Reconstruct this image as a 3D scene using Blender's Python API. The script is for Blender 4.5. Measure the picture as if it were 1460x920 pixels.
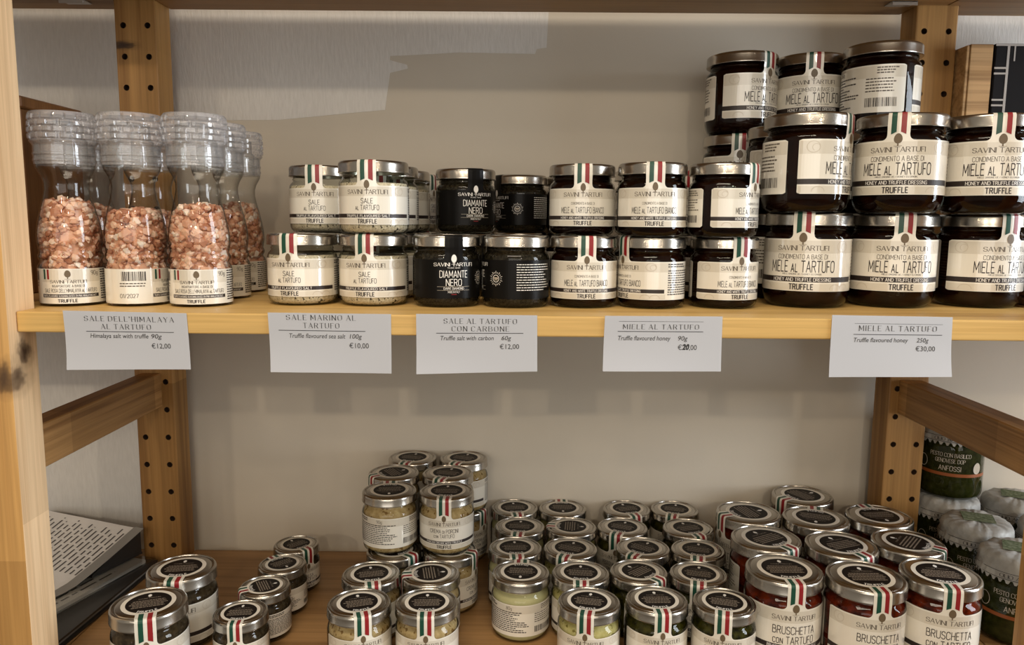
import bpy, math, random
from mathutils import Matrix, Vector

# ------------------------------------------------------------------ scene, camera, light
for o in list(bpy.data.objects):
    bpy.data.objects.remove(o, do_unlink=True)
SC = bpy.context.scene
COL = SC.collection
ZOFF = 1650.0                     # model heights are in mm around the shelf; the floor is at 0
def W(x, y, z):
    return Vector((x, y, z + ZOFF)) * 0.001

cam_d = bpy.data.cameras.new('camera')
cam = bpy.data.objects.new('camera', cam_d)
COL.objects.link(cam)
cam_d.sensor_width = 36.0
cam_d.lens = 36.0 * 1100.0 / 1460.0
cam_d.clip_start = 0.01
M3 = Matrix(((0.99995, -0.009108, 0.004166), (0.005313, 0.129794, -0.991527), (0.00849, 0.991499, 0.129836)))
cam.matrix_world = Matrix.Translation(W(404.47, -847.27, -202.26)) @ M3.to_4x4()
SC.camera = cam

SC.view_settings.view_transform = 'Standard'
SC.view_settings.look = 'None'
SC.view_settings.gamma = 1.0
SC.view_settings.use_curve_mapping = False
SC.view_settings.exposure = 0.0
SC.cycles.transparent_max_bounces = 32
SC.cycles.max_bounces = 8
SC.cycles.caustics_reflective = False
SC.cycles.caustics_refractive = False
SC.cycles.sample_clamp_indirect = 4.0

AMBIENT = 0.34
wd = bpy.data.worlds.new('room_light')
SC.world = wd
wd.use_nodes = True
nt = wd.node_tree
bg = nt.nodes['Background']
geo = nt.nodes.new('ShaderNodeTexCoord')
sep = nt.nodes.new('ShaderNodeSeparateXYZ')
rmp = nt.nodes.new('ShaderNodeValToRGB')
mp = nt.nodes.new('ShaderNodeMapRange')
nt.links.new(geo.outputs['Generated'], sep.inputs[0])
mp.inputs['From Min'].default_value = -1.0
mp.inputs['From Max'].default_value = 1.0
nt.links.new(sep.outputs['Z'], mp.inputs['Value'])
nt.links.new(mp.outputs[0], rmp.inputs['Fac'])
e = rmp.color_ramp.elements
e[0].position = 0.2
e[0].color = (0.30, 0.23, 0.16, 1)
e[1].position = 0.95
e[1].color = (0.7, 0.62, 0.5, 1)
el = rmp.color_ramp.elements.new(0.5)
el.color = (1.0, 0.88, 0.72, 1)
nt.links.new(rmp.outputs[0], bg.inputs['Color'])
bg.inputs['Strength'].default_value = AMBIENT

def aim(o, target):
    d = (target - o.location).normalized()
    o.rotation_euler = d.to_track_quat('-Z', 'Y').to_euler()

def area(name, loc, target, sx, sy, power, color):
    l = bpy.data.lights.new(name, 'AREA')
    l.shape = 'RECTANGLE'
    l.size = sx
    l.size_y = sy
    l.energy = power
    l.color = color
    o = bpy.data.objects.new(name, l)
    COL.objects.link(o)
    o.location = loc
    aim(o, target)
    return o

def spot(name, loc, target, power, color, radius=0.03, size=70):
    l = bpy.data.lights.new(name, 'SPOT')
    l.energy = power
    l.color = color
    l.shadow_soft_size = radius
    l.spot_size = math.radians(size)
    l.spot_blend = 0.6
    o = bpy.data.objects.new(name, l)
    COL.objects.link(o)
    o.location = loc
    aim(o, target)
    return o

MID = W(420, -100, -350)
area('side_window', W(1900, -580, 0), W(300, -200, -300), 0.5, 1.1, 24.0, (0.86, 0.93, 1.0))
area('added_front_fill', W(250, -2900, 100), W(300, -100, -300), 2.2, 1.3, 17.0, (1.0, 0.95, 0.88))  # added soft fill from behind the camera, not a known source
area('ceiling_lamp', W(300, -950, 900), W(420, -250, -400), 0.9, 0.35, 10.0, (1.0, 0.86, 0.68))
for sx, sy, p_ in ((-380, -3440, 32), (740, -3440, 32), (-1500, -3200, 13), (1900, -3300, 8), (100, -2300, 8), (1100, -2000, 7)):
    spot('ceiling_spot', W(sx, sy, 820), MID, p_, (1.0, 0.82, 0.60))

# ------------------------------------------------------------------ materials
MATS = {}
def new_mat(name):
    m = bpy.data.materials.new(name)
    m.use_nodes = True
    MATS[name] = m
    b = m.node_tree.nodes['Principled BSDF']
    return m, m.node_tree, b

def plain(name, col, rough=0.6, metal=0.0, spec=0.5, trans=0.0, coat=0.0):
    m, t, b = new_mat(name)
    b.inputs['Base Color'].default_value = (*col, 1)
    b.inputs['Roughness'].default_value = rough
    b.inputs['Metallic'].default_value = metal
    b.inputs['Specular IOR Level'].default_value = spec
    b.inputs['Transmission Weight'].default_value = trans
    b.inputs['Coat Weight'].default_value = coat
    return m

def N(t, kind, **kw):
    n = t.nodes.new(kind)
    for k, v in kw.items():
        setattr(n, k, v)
    return n

def mapping(t, scale, loc=(0, 0, 0), coord='Object'):
    tc = N(t, 'ShaderNodeTexCoord')
    mpn = N(t, 'ShaderNodeMapping')
    mpn.inputs['Scale'].default_value = scale
    mpn.inputs['Location'].default_value = loc
    t.links.new(tc.outputs[coord], mpn.inputs['Vector'])
    return mpn.outputs[0]

def noise(t, vec, scale, detail=4.0, rough=0.55, dist=0.0):
    n = N(t, 'ShaderNodeTexNoise')
    n.inputs['Scale'].default_value = scale
    n.inputs['Detail'].default_value = detail
    n.inputs['Roughness'].default_value = rough
    n.inputs['Distortion'].default_value = dist
    t.links.new(vec, n.inputs['Vector'])
    return n.outputs['Fac']

def ramp(t, fac, stops):
    r = N(t, 'ShaderNodeValToRGB')
    el = r.color_ramp.elements
    while len(el) < len(stops):
        el.new(0.5)
    for e_, (p, c) in zip(el, stops):
        e_.position = p
        e_.color = (*c, 1)
    t.links.new(fac, r.inputs['Fac'])
    return r.outputs['Color']

def mixc(t, fac, a, b, mode='MIX'):
    n = N(t, 'ShaderNodeMix', data_type='RGBA', blend_type=mode)
    for s, v in ((n.inputs['Factor'], fac), (n.inputs[6], a), (n.inputs[7], b)):
        if hasattr(v, 'is_output'):
            t.links.new(v, s)
        elif isinstance(v, (int, float)):
            s.default_value = v
        else:
            s.default_value = (*v, 1)
    return n.outputs[2]

def bump(t, b, height, strength=0.3, dist=0.001):
    n = N(t, 'ShaderNodeBump')
    n.inputs['Strength'].default_value = strength
    n.inputs['Distance'].default_value = dist
    t.links.new(height, n.inputs['Height'])
    t.links.new(n.outputs[0], b.inputs['Normal'])

def wood(name, dark, light, axis='Z', seed=0.0, knots=(), joint=0.0, rough=0.45, ring=1.0):
    m, t, b = new_mat(name)
    i = 'XYZ'.index(axis)
    sc = [95.0, 95.0, 95.0]
    sc[i] = 2.2
    v = mapping(t, sc, (seed, seed * 1.7, seed * 0.6))
    n1 = noise(t, v, 0.55, 3.0, 0.5, 0.9 * ring)
    col = ramp(t, n1, [(0.33, dark), (0.47, tuple((d + 2 * l) / 3 for d, l in zip(dark, light))), (0.62, light)])
    sf = [420.0, 420.0, 420.0]
    sf[i] = 9.0
    n2 = noise(t, mapping(t, sf, (seed, 0, 0)), 1.0, 2.0)
    col = mixc(t, 0.30, col, ramp(t, n2, [(0.3, tuple(c * 0.55 for c in dark)), (0.7, light)]), 'MIX')
    if joint:
        tc = N(t, 'ShaderNodeTexCoord')
        sp = N(t, 'ShaderNodeSeparateXYZ')
        t.links.new(tc.outputs['Object'], sp.inputs[0])
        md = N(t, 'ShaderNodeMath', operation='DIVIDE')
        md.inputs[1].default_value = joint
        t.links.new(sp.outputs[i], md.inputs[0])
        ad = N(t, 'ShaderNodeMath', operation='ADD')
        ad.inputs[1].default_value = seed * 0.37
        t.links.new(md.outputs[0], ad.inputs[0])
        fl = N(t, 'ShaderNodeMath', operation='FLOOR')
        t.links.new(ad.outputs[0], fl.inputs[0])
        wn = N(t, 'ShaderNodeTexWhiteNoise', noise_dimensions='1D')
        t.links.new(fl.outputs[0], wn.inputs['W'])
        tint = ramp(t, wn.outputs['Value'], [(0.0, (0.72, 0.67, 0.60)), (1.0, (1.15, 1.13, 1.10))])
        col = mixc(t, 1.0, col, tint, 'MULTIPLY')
    for (kx, ky, kz, rx, ry, rz) in knots:
        k = [1000.0 / rx, 1000.0 / ry, 1000.0 / rz]
        vk = mapping(t, k, tuple(-p_ * q / 1000 for p_, q in zip((kx, ky, kz), k)))
        gk = N(t, 'ShaderNodeVectorMath', operation='LENGTH')
        nd = N(t, 'ShaderNodeVectorMath', operation='ADD')
        nn = N(t, 'ShaderNodeTexNoise')
        nn.inputs['Scale'].default_value = 1.6
        t.links.new(vk, nn.inputs['Vector'])
        t.links.new(vk, nd.inputs[0])
        hs = N(t, 'ShaderNodeVectorMath', operation='SCALE')
        hs.inputs['Scale'].default_value = 0.8
        t.links.new(nn.outputs['Color'], hs.inputs[0])
        sb = N(t, 'ShaderNodeVectorMath', operation='SUBTRACT')
        sb.inputs[1].default_value = (0.4, 0.4, 0.4)
        t.links.new(hs.outputs[0], sb.inputs[0])
        t.links.new(sb.outputs[0], nd.inputs[1])
        ml = N(t, 'ShaderNodeVectorMath', operation='MULTIPLY')
        ml.inputs[1].default_value = (1, 1, 1)
        t.links.new(nd.outputs[0], ml.inputs[0])
        t.links.new(ml.outputs[0], gk.inputs[0])
        kf = ramp(t, gk.outputs['Value'], [(0.15, (1, 1, 1)), (0.45, (0.75, 0.75, 0.75)), (0.62, (0.25, 0.25, 0.25)), (1.0, (0, 0, 0))])
        col = mixc(t, kf, col, (0.055, 0.028, 0.014))
    t.links.new(col, b.inputs['Base Color'])
    b.inputs['Roughness'].default_value = rough
    b.inputs['Specular IOR Level'].default_value = 0.35
    bump(t, b, n2, 0.12, 0.0006)
    return m

PD, PL = (0.27, 0.13, 0.036), (0.48, 0.27, 0.09)  # post pine darkened and saturated: deep shade painted into the rear posts
wood('pine_post_lit_side', (0.52, 0.32, 0.155), (0.84, 0.62, 0.39), 'Z', 21.3, knots=((17, -268, -324, 15, 26, 21), (21, -256, -306, 14, 14, 17)), joint=0.5)  # paler wood, with window light also painted into the inner face
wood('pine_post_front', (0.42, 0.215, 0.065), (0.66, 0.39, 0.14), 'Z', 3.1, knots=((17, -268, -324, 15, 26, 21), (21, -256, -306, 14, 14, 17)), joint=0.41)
wood('pine_post_back_shaded', PD, PL, 'Z', 8.3, knots=((-14, 0, -20, 24, 30, 6.5),), joint=0.36)
wood('pine_post_plain_shaded', PD, PL, 'Z', 14.9, joint=0.36)
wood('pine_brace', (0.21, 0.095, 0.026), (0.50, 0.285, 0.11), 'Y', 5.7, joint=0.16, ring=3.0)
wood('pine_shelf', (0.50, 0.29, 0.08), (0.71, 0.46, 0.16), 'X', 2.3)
wood('pine_shelf_shaded', (0.27, 0.14, 0.05), (0.44, 0.25, 0.10), 'X', 7.7)  # shelf pine darkened, so shade under the boards is in the colour
wood('brown_box_wood', (0.15, 0.062, 0.018), (0.28, 0.125, 0.042), 'Z', 4.4, ring=0.4)
wood('crate_wood', (0.30, 0.165, 0.06), (0.58, 0.36, 0.165), 'X', 9.4, ring=2.5)
wood('slat_wood', (0.09, 0.045, 0.02), (0.20, 0.11, 0.05), 'X', 6.4, ring=0.5)
plain('hole_dark', (0.055, 0.026, 0.011), 0.8)
plain('steel', (0.62, 0.60, 0.57), 0.35, 1.0)

m, t, b = new_mat('wall_plaster')
v = mapping(t, (1, 1, 1))
n1 = noise(t, v, 3.0, 5.0)
n2 = noise(t, v, 240.0, 3.0)
t.links.new(ramp(t, n1, [(0.3, (0.57, 0.52, 0.435)), (0.7, (0.65, 0.595, 0.505))]), b.inputs['Base Color'])
b.inputs['Roughness'].default_value = 0.75
bump(t, b, n2, 0.15, 0.0006)
m, t, b = new_mat('fresh_paint')
n1 = noise(t, mapping(t, (330, 1, 60)), 1.0, 3.0)
t.links.new(ramp(t, n1, [(0.3, (0.68, 0.665, 0.635)), (0.7, (0.75, 0.735, 0.705))]), b.inputs['Base Color'])
b.inputs['Roughness'].default_value = 0.6
bump(t, b, n1, 0.45, 0.0012)
plain('floor_tile', (0.25, 0.2, 0.15), 0.5)

def thin_glass(name, tint, ior=1.48, rough=0.0, edge=(0.45, 0.46, 0.44), power=3.0):
    m = bpy.data.materials.new(name)
    m.use_nodes = True
    MATS[name] = m
    t = m.node_tree
    t.nodes.clear()
    out = N(t, 'ShaderNodeOutputMaterial')
    tr = N(t, 'ShaderNodeBsdfTransparent')
    tr.inputs['Color'].default_value = (*tint, 1)
    gl = N(t, 'ShaderNodeBsdfGlossy')
    gl.inputs['Roughness'].default_value = rough
    lw = N(t, 'ShaderNodeLayerWeight')
    lw.inputs['Blend'].default_value = 0.5
    pw = N(t, 'ShaderNodeMath', operation='POWER')
    pw.inputs[1].default_value = 5.0
    t.links.new(lw.outputs['Facing'], pw.inputs[0])
    pe = N(t, 'ShaderNodeMath', operation='POWER')       # a longer way through the wall towards the outline
    pe.inputs[1].default_value = power
    t.links.new(lw.outputs['Facing'], pe.inputs[0])
    t.links.new(mixc(t, pe.outputs[0], tint, edge), tr.inputs['Color'])
    f0 = ((ior - 1) / (ior + 1)) ** 2
    fr = N(t, 'ShaderNodeMath', operation='MULTIPLY_ADD')
    fr.inputs[1].default_value = 1 - f0
    fr.inputs[2].default_value = f0
    t.links.new(pw.outputs[0], fr.inputs[0])
    mx = N(t, 'ShaderNodeMixShader')
    t.links.new(fr.outputs[0], mx.inputs[0])
    t.links.new(tr.outputs[0], mx.inputs[1])
    t.links.new(gl.outputs[0], mx.inputs[2])
    t.links.new(mx.outputs[0], out.inputs[0])
    return m, t, mx, out
thin_glass('jar_glass', (0.90, 0.92, 0.89), 1.45, 0.02)
thin_glass('bottle_glass', (0.97, 0.975, 0.97), 1.5, 0.015, (0.12, 0.12, 0.115), 2.6)
m, t, mx, out = thin_glass('clear_plastic', (0.975, 0.975, 0.98), 1.65, 0.04, (0.35, 0.35, 0.37), 2.5)
df = N(t, 'ShaderNodeBsdfPrincipled')
df.inputs['Base Color'].default_value = (0.88, 0.88, 0.92, 1)
df.inputs['Roughness'].default_value = 0.12
mx2 = N(t, 'ShaderNodeMixShader')
mx2.inputs[0].default_value = 0.18
t.links.new(mx.outputs[0], mx2.inputs[1])
t.links.new(df.outputs[0], mx2.inputs[2])
t.links.new(mx2.outputs[0], out.inputs[0])

def mottled(name, c1, c2, scale, rough=0.35, speck=None, sp_scale=420.0, sp_cut=0.30, coat=0.0):
    m, t, b = new_mat(name)
    v = mapping(t, (1, 1, 1))
    col = ramp(t, noise(t, v, scale, 4.0), [(0.34, c1), (0.66, c2)])
    if speck:
        f = ramp(t, noise(t, v, sp_scale, 1.0), [(sp_cut, (1, 1, 1)), (sp_cut + 0.06, (0, 0, 0))])
        col = mixc(t, f, col, speck)
    t.links.new(col, b.inputs['Base Color'])
    b.inputs['Roughness'].default_value = rough
    b.inputs['Coat Weight'].default_value = coat
    b.inputs['Specular IOR Level'].default_value = 0.0
    return m
mottled('white_salt', (0.52, 0.43, 0.30), (0.78, 0.68, 0.52), 500, 0.7, (0.05, 0.04, 0.03), 420, 0.33)
mottled('black_salt', (0.006, 0.005, 0.004), (0.04, 0.032, 0.02), 500, 0.5)
mottled('truffle_honey', (0.004, 0.0013, 0.0008), (0.013, 0.003, 0.0012), 60, 0.25)
mottled('mushroom_cream', (0.34, 0.225, 0.095), (0.56, 0.415, 0.215), 160, 0.35, (0.20, 0.11, 0.035), 190, 0.34)
mottled('artichoke_cream', (0.42, 0.355, 0.12), (0.60, 0.53, 0.25), 140, 0.35, (0.2, 0.16, 0.04), 200, 0.32)
mottled('pale_cream', (0.53, 0.485, 0.26), (0.60, 0.55, 0.31), 60, 0.35)
mottled('basil_pesto', (0.006, 0.006, 0.002), (0.06, 0.053, 0.008), 170, 0.3)
mottled('tomato_sauce', (0.020, 0.003, 0.0015), (0.17, 0.020, 0.006), 110, 0.3)
mottled('truffle_pate', (0.022, 0.014, 0.008), (0.07, 0.048, 0.026), 260, 0.4)
mottled('green_pesto', (0.014, 0.016, 0.003), (0.034, 0.037, 0.008), 200, 0.3)

m, t, b = new_mat('lid_metal')
b.inputs['Metallic'].default_value = 1.0
b.inputs['Base Color'].default_value = (0.46, 0.43, 0.385, 1)
b.inputs['Roughness'].default_value = 0.24
m = plain('label_paper', (0.80, 0.765, 0.675), 0.3, coat=1.0)
plain('label_band', (0.66, 0.615, 0.52), 0.3, coat=1.0)
for q in ('label_paper', 'label_band'):
    b = MATS[q].node_tree.nodes['Principled BSDF']
    b.inputs['Coat Roughness'].default_value = 0.10
    b.inputs['Coat IOR'].default_value = 1.7
plain('label_ink', (0.022, 0.014, 0.012), 0.45)
plain('label_grey_ink', (0.10, 0.08, 0.06), 0.5)
plain('label_white_ink', (0.82, 0.80, 0.76), 0.4)
plain('flag_green', (0.006, 0.062, 0.036), 0.4)
plain('flag_red', (0.26, 0.012, 0.016), 0.4)
plain('tree_brown', (0.135, 0.095, 0.052), 0.45)
plain('sketch_tan', (0.52, 0.46, 0.37), 0.45)
plain('black_label', (0.006, 0.0055, 0.005), 0.3, spec=0.12)
plain('sticker_black', (0.010, 0.007, 0.006), 0.5, spec=0.12)
plain('sticker_white', (0.72, 0.67, 0.58), 0.4)
plain('sticker_text', (0.27, 0.22, 0.17), 0.5)
plain('card_ink', (0.020, 0.020, 0.022), 0.6)
m, t, b = new_mat('card_paper')
b.inputs['Base Color'].default_value = (0.60, 0.615, 0.66, 1)
b.inputs['Roughness'].default_value = 0.7
tl = N(t, 'ShaderNodeBsdfTranslucent')
tl.inputs['Color'].default_value = (0.6, 0.615, 0.66, 1)
mx = N(t, 'ShaderNodeMixShader')
mx.inputs[0].default_value = 0.22
t.links.new(b.outputs[0], mx.inputs[1])
t.links.new(tl.outputs[0], mx.inputs[2])
t.links.new(mx.outputs[0], t.nodes['Material Output'].inputs[0])
m, t, b = new_mat('salt_crystal')
g = N(t, 'ShaderNodeNewGeometry')
t.links.new(ramp(t, g.outputs['Random Per Island'], [(0.0, (0.36, 0.14, 0.075)), (0.3, (0.55, 0.26, 0.15)), (0.6, (0.73, 0.41, 0.26)), (0.85, (0.80, 0.56, 0.42)), (1.0, (0.88, 0.76, 0.66))]), b.inputs['Base Color'])
b.inputs['Roughness'].default_value = 0.3
b.inputs['Subsurface Weight'].default_value = 0.25
b.inputs['Subsurface Radius'].default_value = (0.004, 0.002, 0.001)
m, t, b = new_mat('cover_paper')
n1 = noise(t, mapping(t, (1, 1, 1)), 55, 3.0)
t.links.new(ramp(t, n1, [(0.3, (0.34, 0.34, 0.325)), (0.7, (0.47, 0.47, 0.445))]), b.inputs['Base Color'])
b.inputs['Roughness'].default_value = 0.45
bump(t, b, n1, 0.8, 0.004)
mottled('cover_green', (0.10, 0.13, 0.07), (0.26, 0.29, 0.20), 330, 0.5)
plain('orange_band', (0.28, 0.075, 0.015), 0.4)
plain('sheet_paper', (0.86, 0.83, 0.79), 0.4)
plain('sheet_print', (0.10, 0.09, 0.085), 0.6)
plain('sheet_yellow', (0.62, 0.36, 0.08), 0.5)
thin_glass('sleeve_plastic', (0.90, 0.90, 0.89), 1.45, 0.12)
plain('binder_black', (0.020, 0.018, 0.016), 0.4)
plain('binder_grey', (0.30, 0.285, 0.26), 0.5)
m, t, b = new_mat('plaid_black')
b.inputs['Base Color'].default_value = (0.012, 0.011, 0.012, 1)
b.inputs['Roughness'].default_value = 0.7
b.inputs['Specular IOR Level'].default_value = 0.1
plain('plaid_line', (0.42, 0.39, 0.36), 0.6)

# ------------------------------------------------------------------ mesh builder
class MB:
    def __init__(s):
        s.v, s.f, s.m, s.mats = [], [], [], []
    def mi(s, name):
        if name not in s.mats:
            s.mats.append(name)
        return s.mats.index(name)
    def add(s, vs, fs, mat):
        k, i = len(s.v), s.mi(mat)
        s.v += [tuple(p) for p in vs]
        for f in fs:
            s.f.append([q + k for q in f])
            s.m.append(i)
    def lathe(s, prof, mat, n=56, rfun=None):
        vs, rows = [], []
        for r, z in prof:
            if r <= 1e-6:
                rows.append([len(vs)])
                vs.append((0, 0, z))
            else:
                st = len(vs)
                for k in range(n):
                    a = 2 * math.pi * k / n
                    rr = rfun(a, z, r) if rfun else r
                    vs.append((rr * math.sin(a), -rr * math.cos(a), z))
                rows.append(list(range(st, st + n)))
        fs = []
        for A, B in zip(rows, rows[1:]):
            for k in range(n):
                k2 = (k + 1) % n
                if len(A) == 1 and len(B) == 1:
                    continue
                if len(A) == 1:
                    fs.append([A[0], B[k2], B[k]])
                elif len(B) == 1:
                    fs.append([A[k], A[k2], B[0]])
                else:
                    fs.append([A[k], A[k2], B[k2], B[k]])
        s.add(vs, fs, mat)
    def box(s, x0, x1, y0, y1, z0, z1, mat, bev=0.0):
        if not bev:
            vs = [(x, y, z) for z in (z0, z1) for y in (y0, y1) for x in (x0, x1)]
            s.add(vs, [[0, 2, 3, 1], [4, 5, 7, 6], [0, 1, 5, 4], [2, 6, 7, 3], [0, 4, 6, 2], [1, 3, 7, 5]], mat)
            return
        b = bev
        pts = []
        for sx, x in ((1, x0), (-1, x1)):
            for sy, y in ((1, y0), (-1, y1)):
                for sz, z in ((1, z0), (-1, z1)):
                    pts.append([(x, y + sy * b, z + sz * b), (x + sx * b, y, z + sz * b), (x + sx * b, y + sy * b, z)])
        vs = [p for c in pts for p in c]
        I = lambda a, b_, c, k: ((a * 2 + b_) * 2 + c) * 3 + k
        fs = []
        for a in (0, 1):
            fs.append([I(a, 0, 0, 0), I(a, 1, 0, 0), I(a, 1, 1, 0), I(a, 0, 1, 0)])
            fs.append([I(0, a, 0, 1), I(1, a, 0, 1), I(1, a, 1, 1), I(0, a, 1, 1)])
            fs.append([I(0, 0, a, 2), I(1, 0, a, 2), I(1, 1, a, 2), I(0, 1, a, 2)])
            for c in (0, 1):
                fs.append([I(a, c, 0, 0), I(a, c, 1, 0), I(a, c, 1, 1), I(a, c, 0, 1)])
                fs.append([I(a, 0, c, 0), I(a, 1, c, 0), I(a, 1, c, 2), I(a, 0, c, 2)])
                fs.append([I(0, a, c, 1), I(1, a, c, 1), I(1, a, c, 2), I(0, a, c, 2)])
                for d in (0, 1):
                    fs.append([I(a, c, d, 0), I(a, c, d, 1), I(a, c, d, 2)])
        s.add(vs, fs, mat)
    def prism(s, poly, z0, z1, mat):
        n = len(poly)
        vs = [(x, y, z0) for x, y in poly] + [(x, y, z1) for x, y in poly]
        fs = [list(range(n))[::-1], list(range(n, 2 * n))]
        fs += [[k, (k + 1) % n, n + (k + 1) % n, n + k] for k in range(n)]
        s.add(vs, fs, mat)
    def mesh(s, name, smooth=35.0):
        me = bpy.data.meshes.new(name)
        me.from_pydata([(x * .001, y * .001, z * .001) for x, y, z in s.v], [], s.f)
        for n_ in s.mats:
            me.materials.append(MATS[n_])
        me.polygons.foreach_set('material_index', s.m)
        if smooth:
            me.polygons.foreach_set('use_smooth', [True] * len(s.f))
            me.set_sharp_from_angle(angle=math.radians(smooth))
        me.update()
        return me

def fix_normals(me):
    import bmesh
    bm = bmesh.new()
    bm.from_mesh(me)
    bmesh.ops.recalc_face_normals(bm, faces=bm.faces)
    bm.to_mesh(me)
    bm.free()

def obj(name, data, parent=None, loc=None, rotz=0.0, fix=False):
    if isinstance(data, MB):
        data = data.mesh(name)
        if fix:
            fix_normals(data)
    o = bpy.data.objects.new(name, data)
    COL.objects.link(o)
    if parent:
        o.parent = parent
    if loc is not None:
        o.location = loc
    o.rotation_euler.z = rotz
    return o

def tag(o, label, cat, group=None):
    o['label'] = label
    o['category'] = cat
    if group:
        o['group'] = group
    return o

def struct(o):
    o['kind'] = 'structure'
    return o

# ------------------------------------------------------------------ lettering
GL = {
 'A': (.60, [[(0, 0), (.3, 1), (.6, 0)], [(.1, .32), (.5, .32)]]),
 'B': (.55, [[(0, 0), (0, 1), (.33, 1), (.47, .9), (.47, .64), (.33, .53), (0, .53)], [(.33, .53), (.55, .42), (.55, .12), (.4, 0), (0, 0)]]),
 'C': (.55, [[(.55, .8), (.5, .93), (.38, 1), (.2, 1), (.07, .93), (0, .8), (0, .2), (.07, .07), (.2, 0), (.38, 0), (.5, .07), (.55, .2)]]),
 'D': (.57, [[(0, 0), (0, 1), (.3, 1), (.48, .92), (.57, .75), (.57, .25), (.48, .08), (.3, 0), (0, 0)]]),
 'E': (.44, [[(.44, 1), (0, 1), (0, 0), (.44, 0)], [(0, .5), (.36, .5)]]),
 'F': (.42, [[(.42, 1), (0, 1), (0, 0)], [(0, .5), (.34, .5)]]),
 'G': (.57, [[(.55, .8), (.5, .93), (.38, 1), (.2, 1), (.07, .93), (0, .8), (0, .2), (.07, .07), (.2, 0), (.4, 0), (.57, .1), (.57, .45), (.33, .45)]]),
 'H': (.56, [[(0, 0), (0, 1)], [(.56, 0), (.56, 1)], [(0, .5), (.56, .5)]]),
 'I': (.0, [[(0, 0), (0, 1)]]),
 'K': (.52, [[(0, 0), (0, 1)], [(.5, 1), (0, .45)], [(.12, .57), (.52, 0)]]),
 'L': (.42, [[(0, 1), (0, 0), (.42, 0)]]),
 'M': (.70, [[(0, 0), (.03, 1), (.35, .25), (.67, 1), (.70, 0)]]),
 'N': (.56, [[(0, 0), (0, 1), (.56, 0), (.56, 1)]]),
 'O': (.58, [[(.2, 0), (.07, .07), (0, .22), (0, .78), (.07, .93), (.2, 1), (.38, 1), (.51, .93), (.58, .78), (.58, .22), (.51, .07), (.38, 0), (.2, 0)]]),
 'P': (.50, [[(0, 0), (0, 1), (.33, 1), (.5, .9), (.5, .58), (.33, .48), (0, .48)]]),
 'R': (.54, [[(0, 0), (0, 1), (.33, 1), (.5, .9), (.5, .6), (.33, .5), (0, .5)], [(.28, .5), (.54, 0)]]),
 'S': (.50, [[(.5, .82), (.42, .95), (.3, 1), (.18, 1), (.05, .93), (0, .8), (0, .68), (.08, .57), (.42, .44), (.5, .32), (.5, .18), (.43, .06), (.3, 0), (.18, 0), (.06, .06), (0, .18)]]),
 'T': (.54, [[(0, 1), (.54, 1)], [(.27, 1), (.27, 0)]]),
 'U': (.56, [[(0, 1), (0, .2), (.07, .06), (.2, 0), (.36, 0), (.49, .06), (.56, .2), (.56, 1)]]),
 'V': (.58, [[(0, 1), (.29, 0), (.58, 1)]]),
 'W': (.84, [[(0, 1), (.2, 0), (.42, .8), (.64, 0), (.84, 1)]]),
 'X': (.54, [[(0, 0), (.54, 1)], [(0, 1), (.54, 0)]]),
 'Y': (.56, [[(0, 1), (.28, .48), (.56, 1)], [(.28, .48), (.28, 0)]]),
 'Z': (.50, [[(0, 1), (.5, 1), (0, 0), (.5, 0)]]),
 "'": (.0, [[(0, 1), (0, .78)]]),
 '/': (.35, [[(0, 0), (.35, 1)]]),
 '0': (.50, [[(.17, 0), (.05, .08), (0, .25), (0, .75), (.05, .92), (.17, 1), (.33, 1), (.45, .92), (.5, .75), (.5, .25), (.45, .08), (.33, 0), (.17, 0)]]),
 '1': (.2, [[(0, .8), (.2, 1), (.2, 0)]]),
 '2': (.48, [[(0, .8), (.08, .95), (.24, 1), (.4, .94), (.48, .78), (.44, .6), (0, 0), (.48, 0)]]),
 '7': (.48, [[(0, 1), (.48, 1), (.15, 0)]]),
 '8': (.48, [[(.24, .53), (.06, .63), (.04, .88), (.24, 1), (.44, .88), (.42, .63), (.24, .53), (.02, .4), (0, .14), (.24, 0), (.48, .14), (.46, .4), (.24, .53)]]),
 '9': (.48, [[(.46, .6), (.3, .45), (.1, .5), (0, .72), (.1, .95), (.3, 1), (.46, .88), (.48, .6), (.4, .2), (.15, 0)]]),
 '5': (.48, [[(.44, 1), (.06, 1), (.03, .55), (.25, .62), (.45, .5), (.48, .25), (.35, .04), (.15, 0), (0, .12)]]),
 'g': (.42, [[(.4, .55), (.2, .62), (.03, .5), (0, .25), (.1, .05), (.3, .03), (.42, .2), (.42, .6), (.42, -.1), (.3, -.3), (.05, -.28)]]),
}
STY = dict(deco=(.105, .10, 0, .20), bold=(.21, .18, 0, .26), serif=(.15, .085, .11, .20), didone=(.15, .04, .10, .50), cap=(.13, .12, 0, .22))
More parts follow.
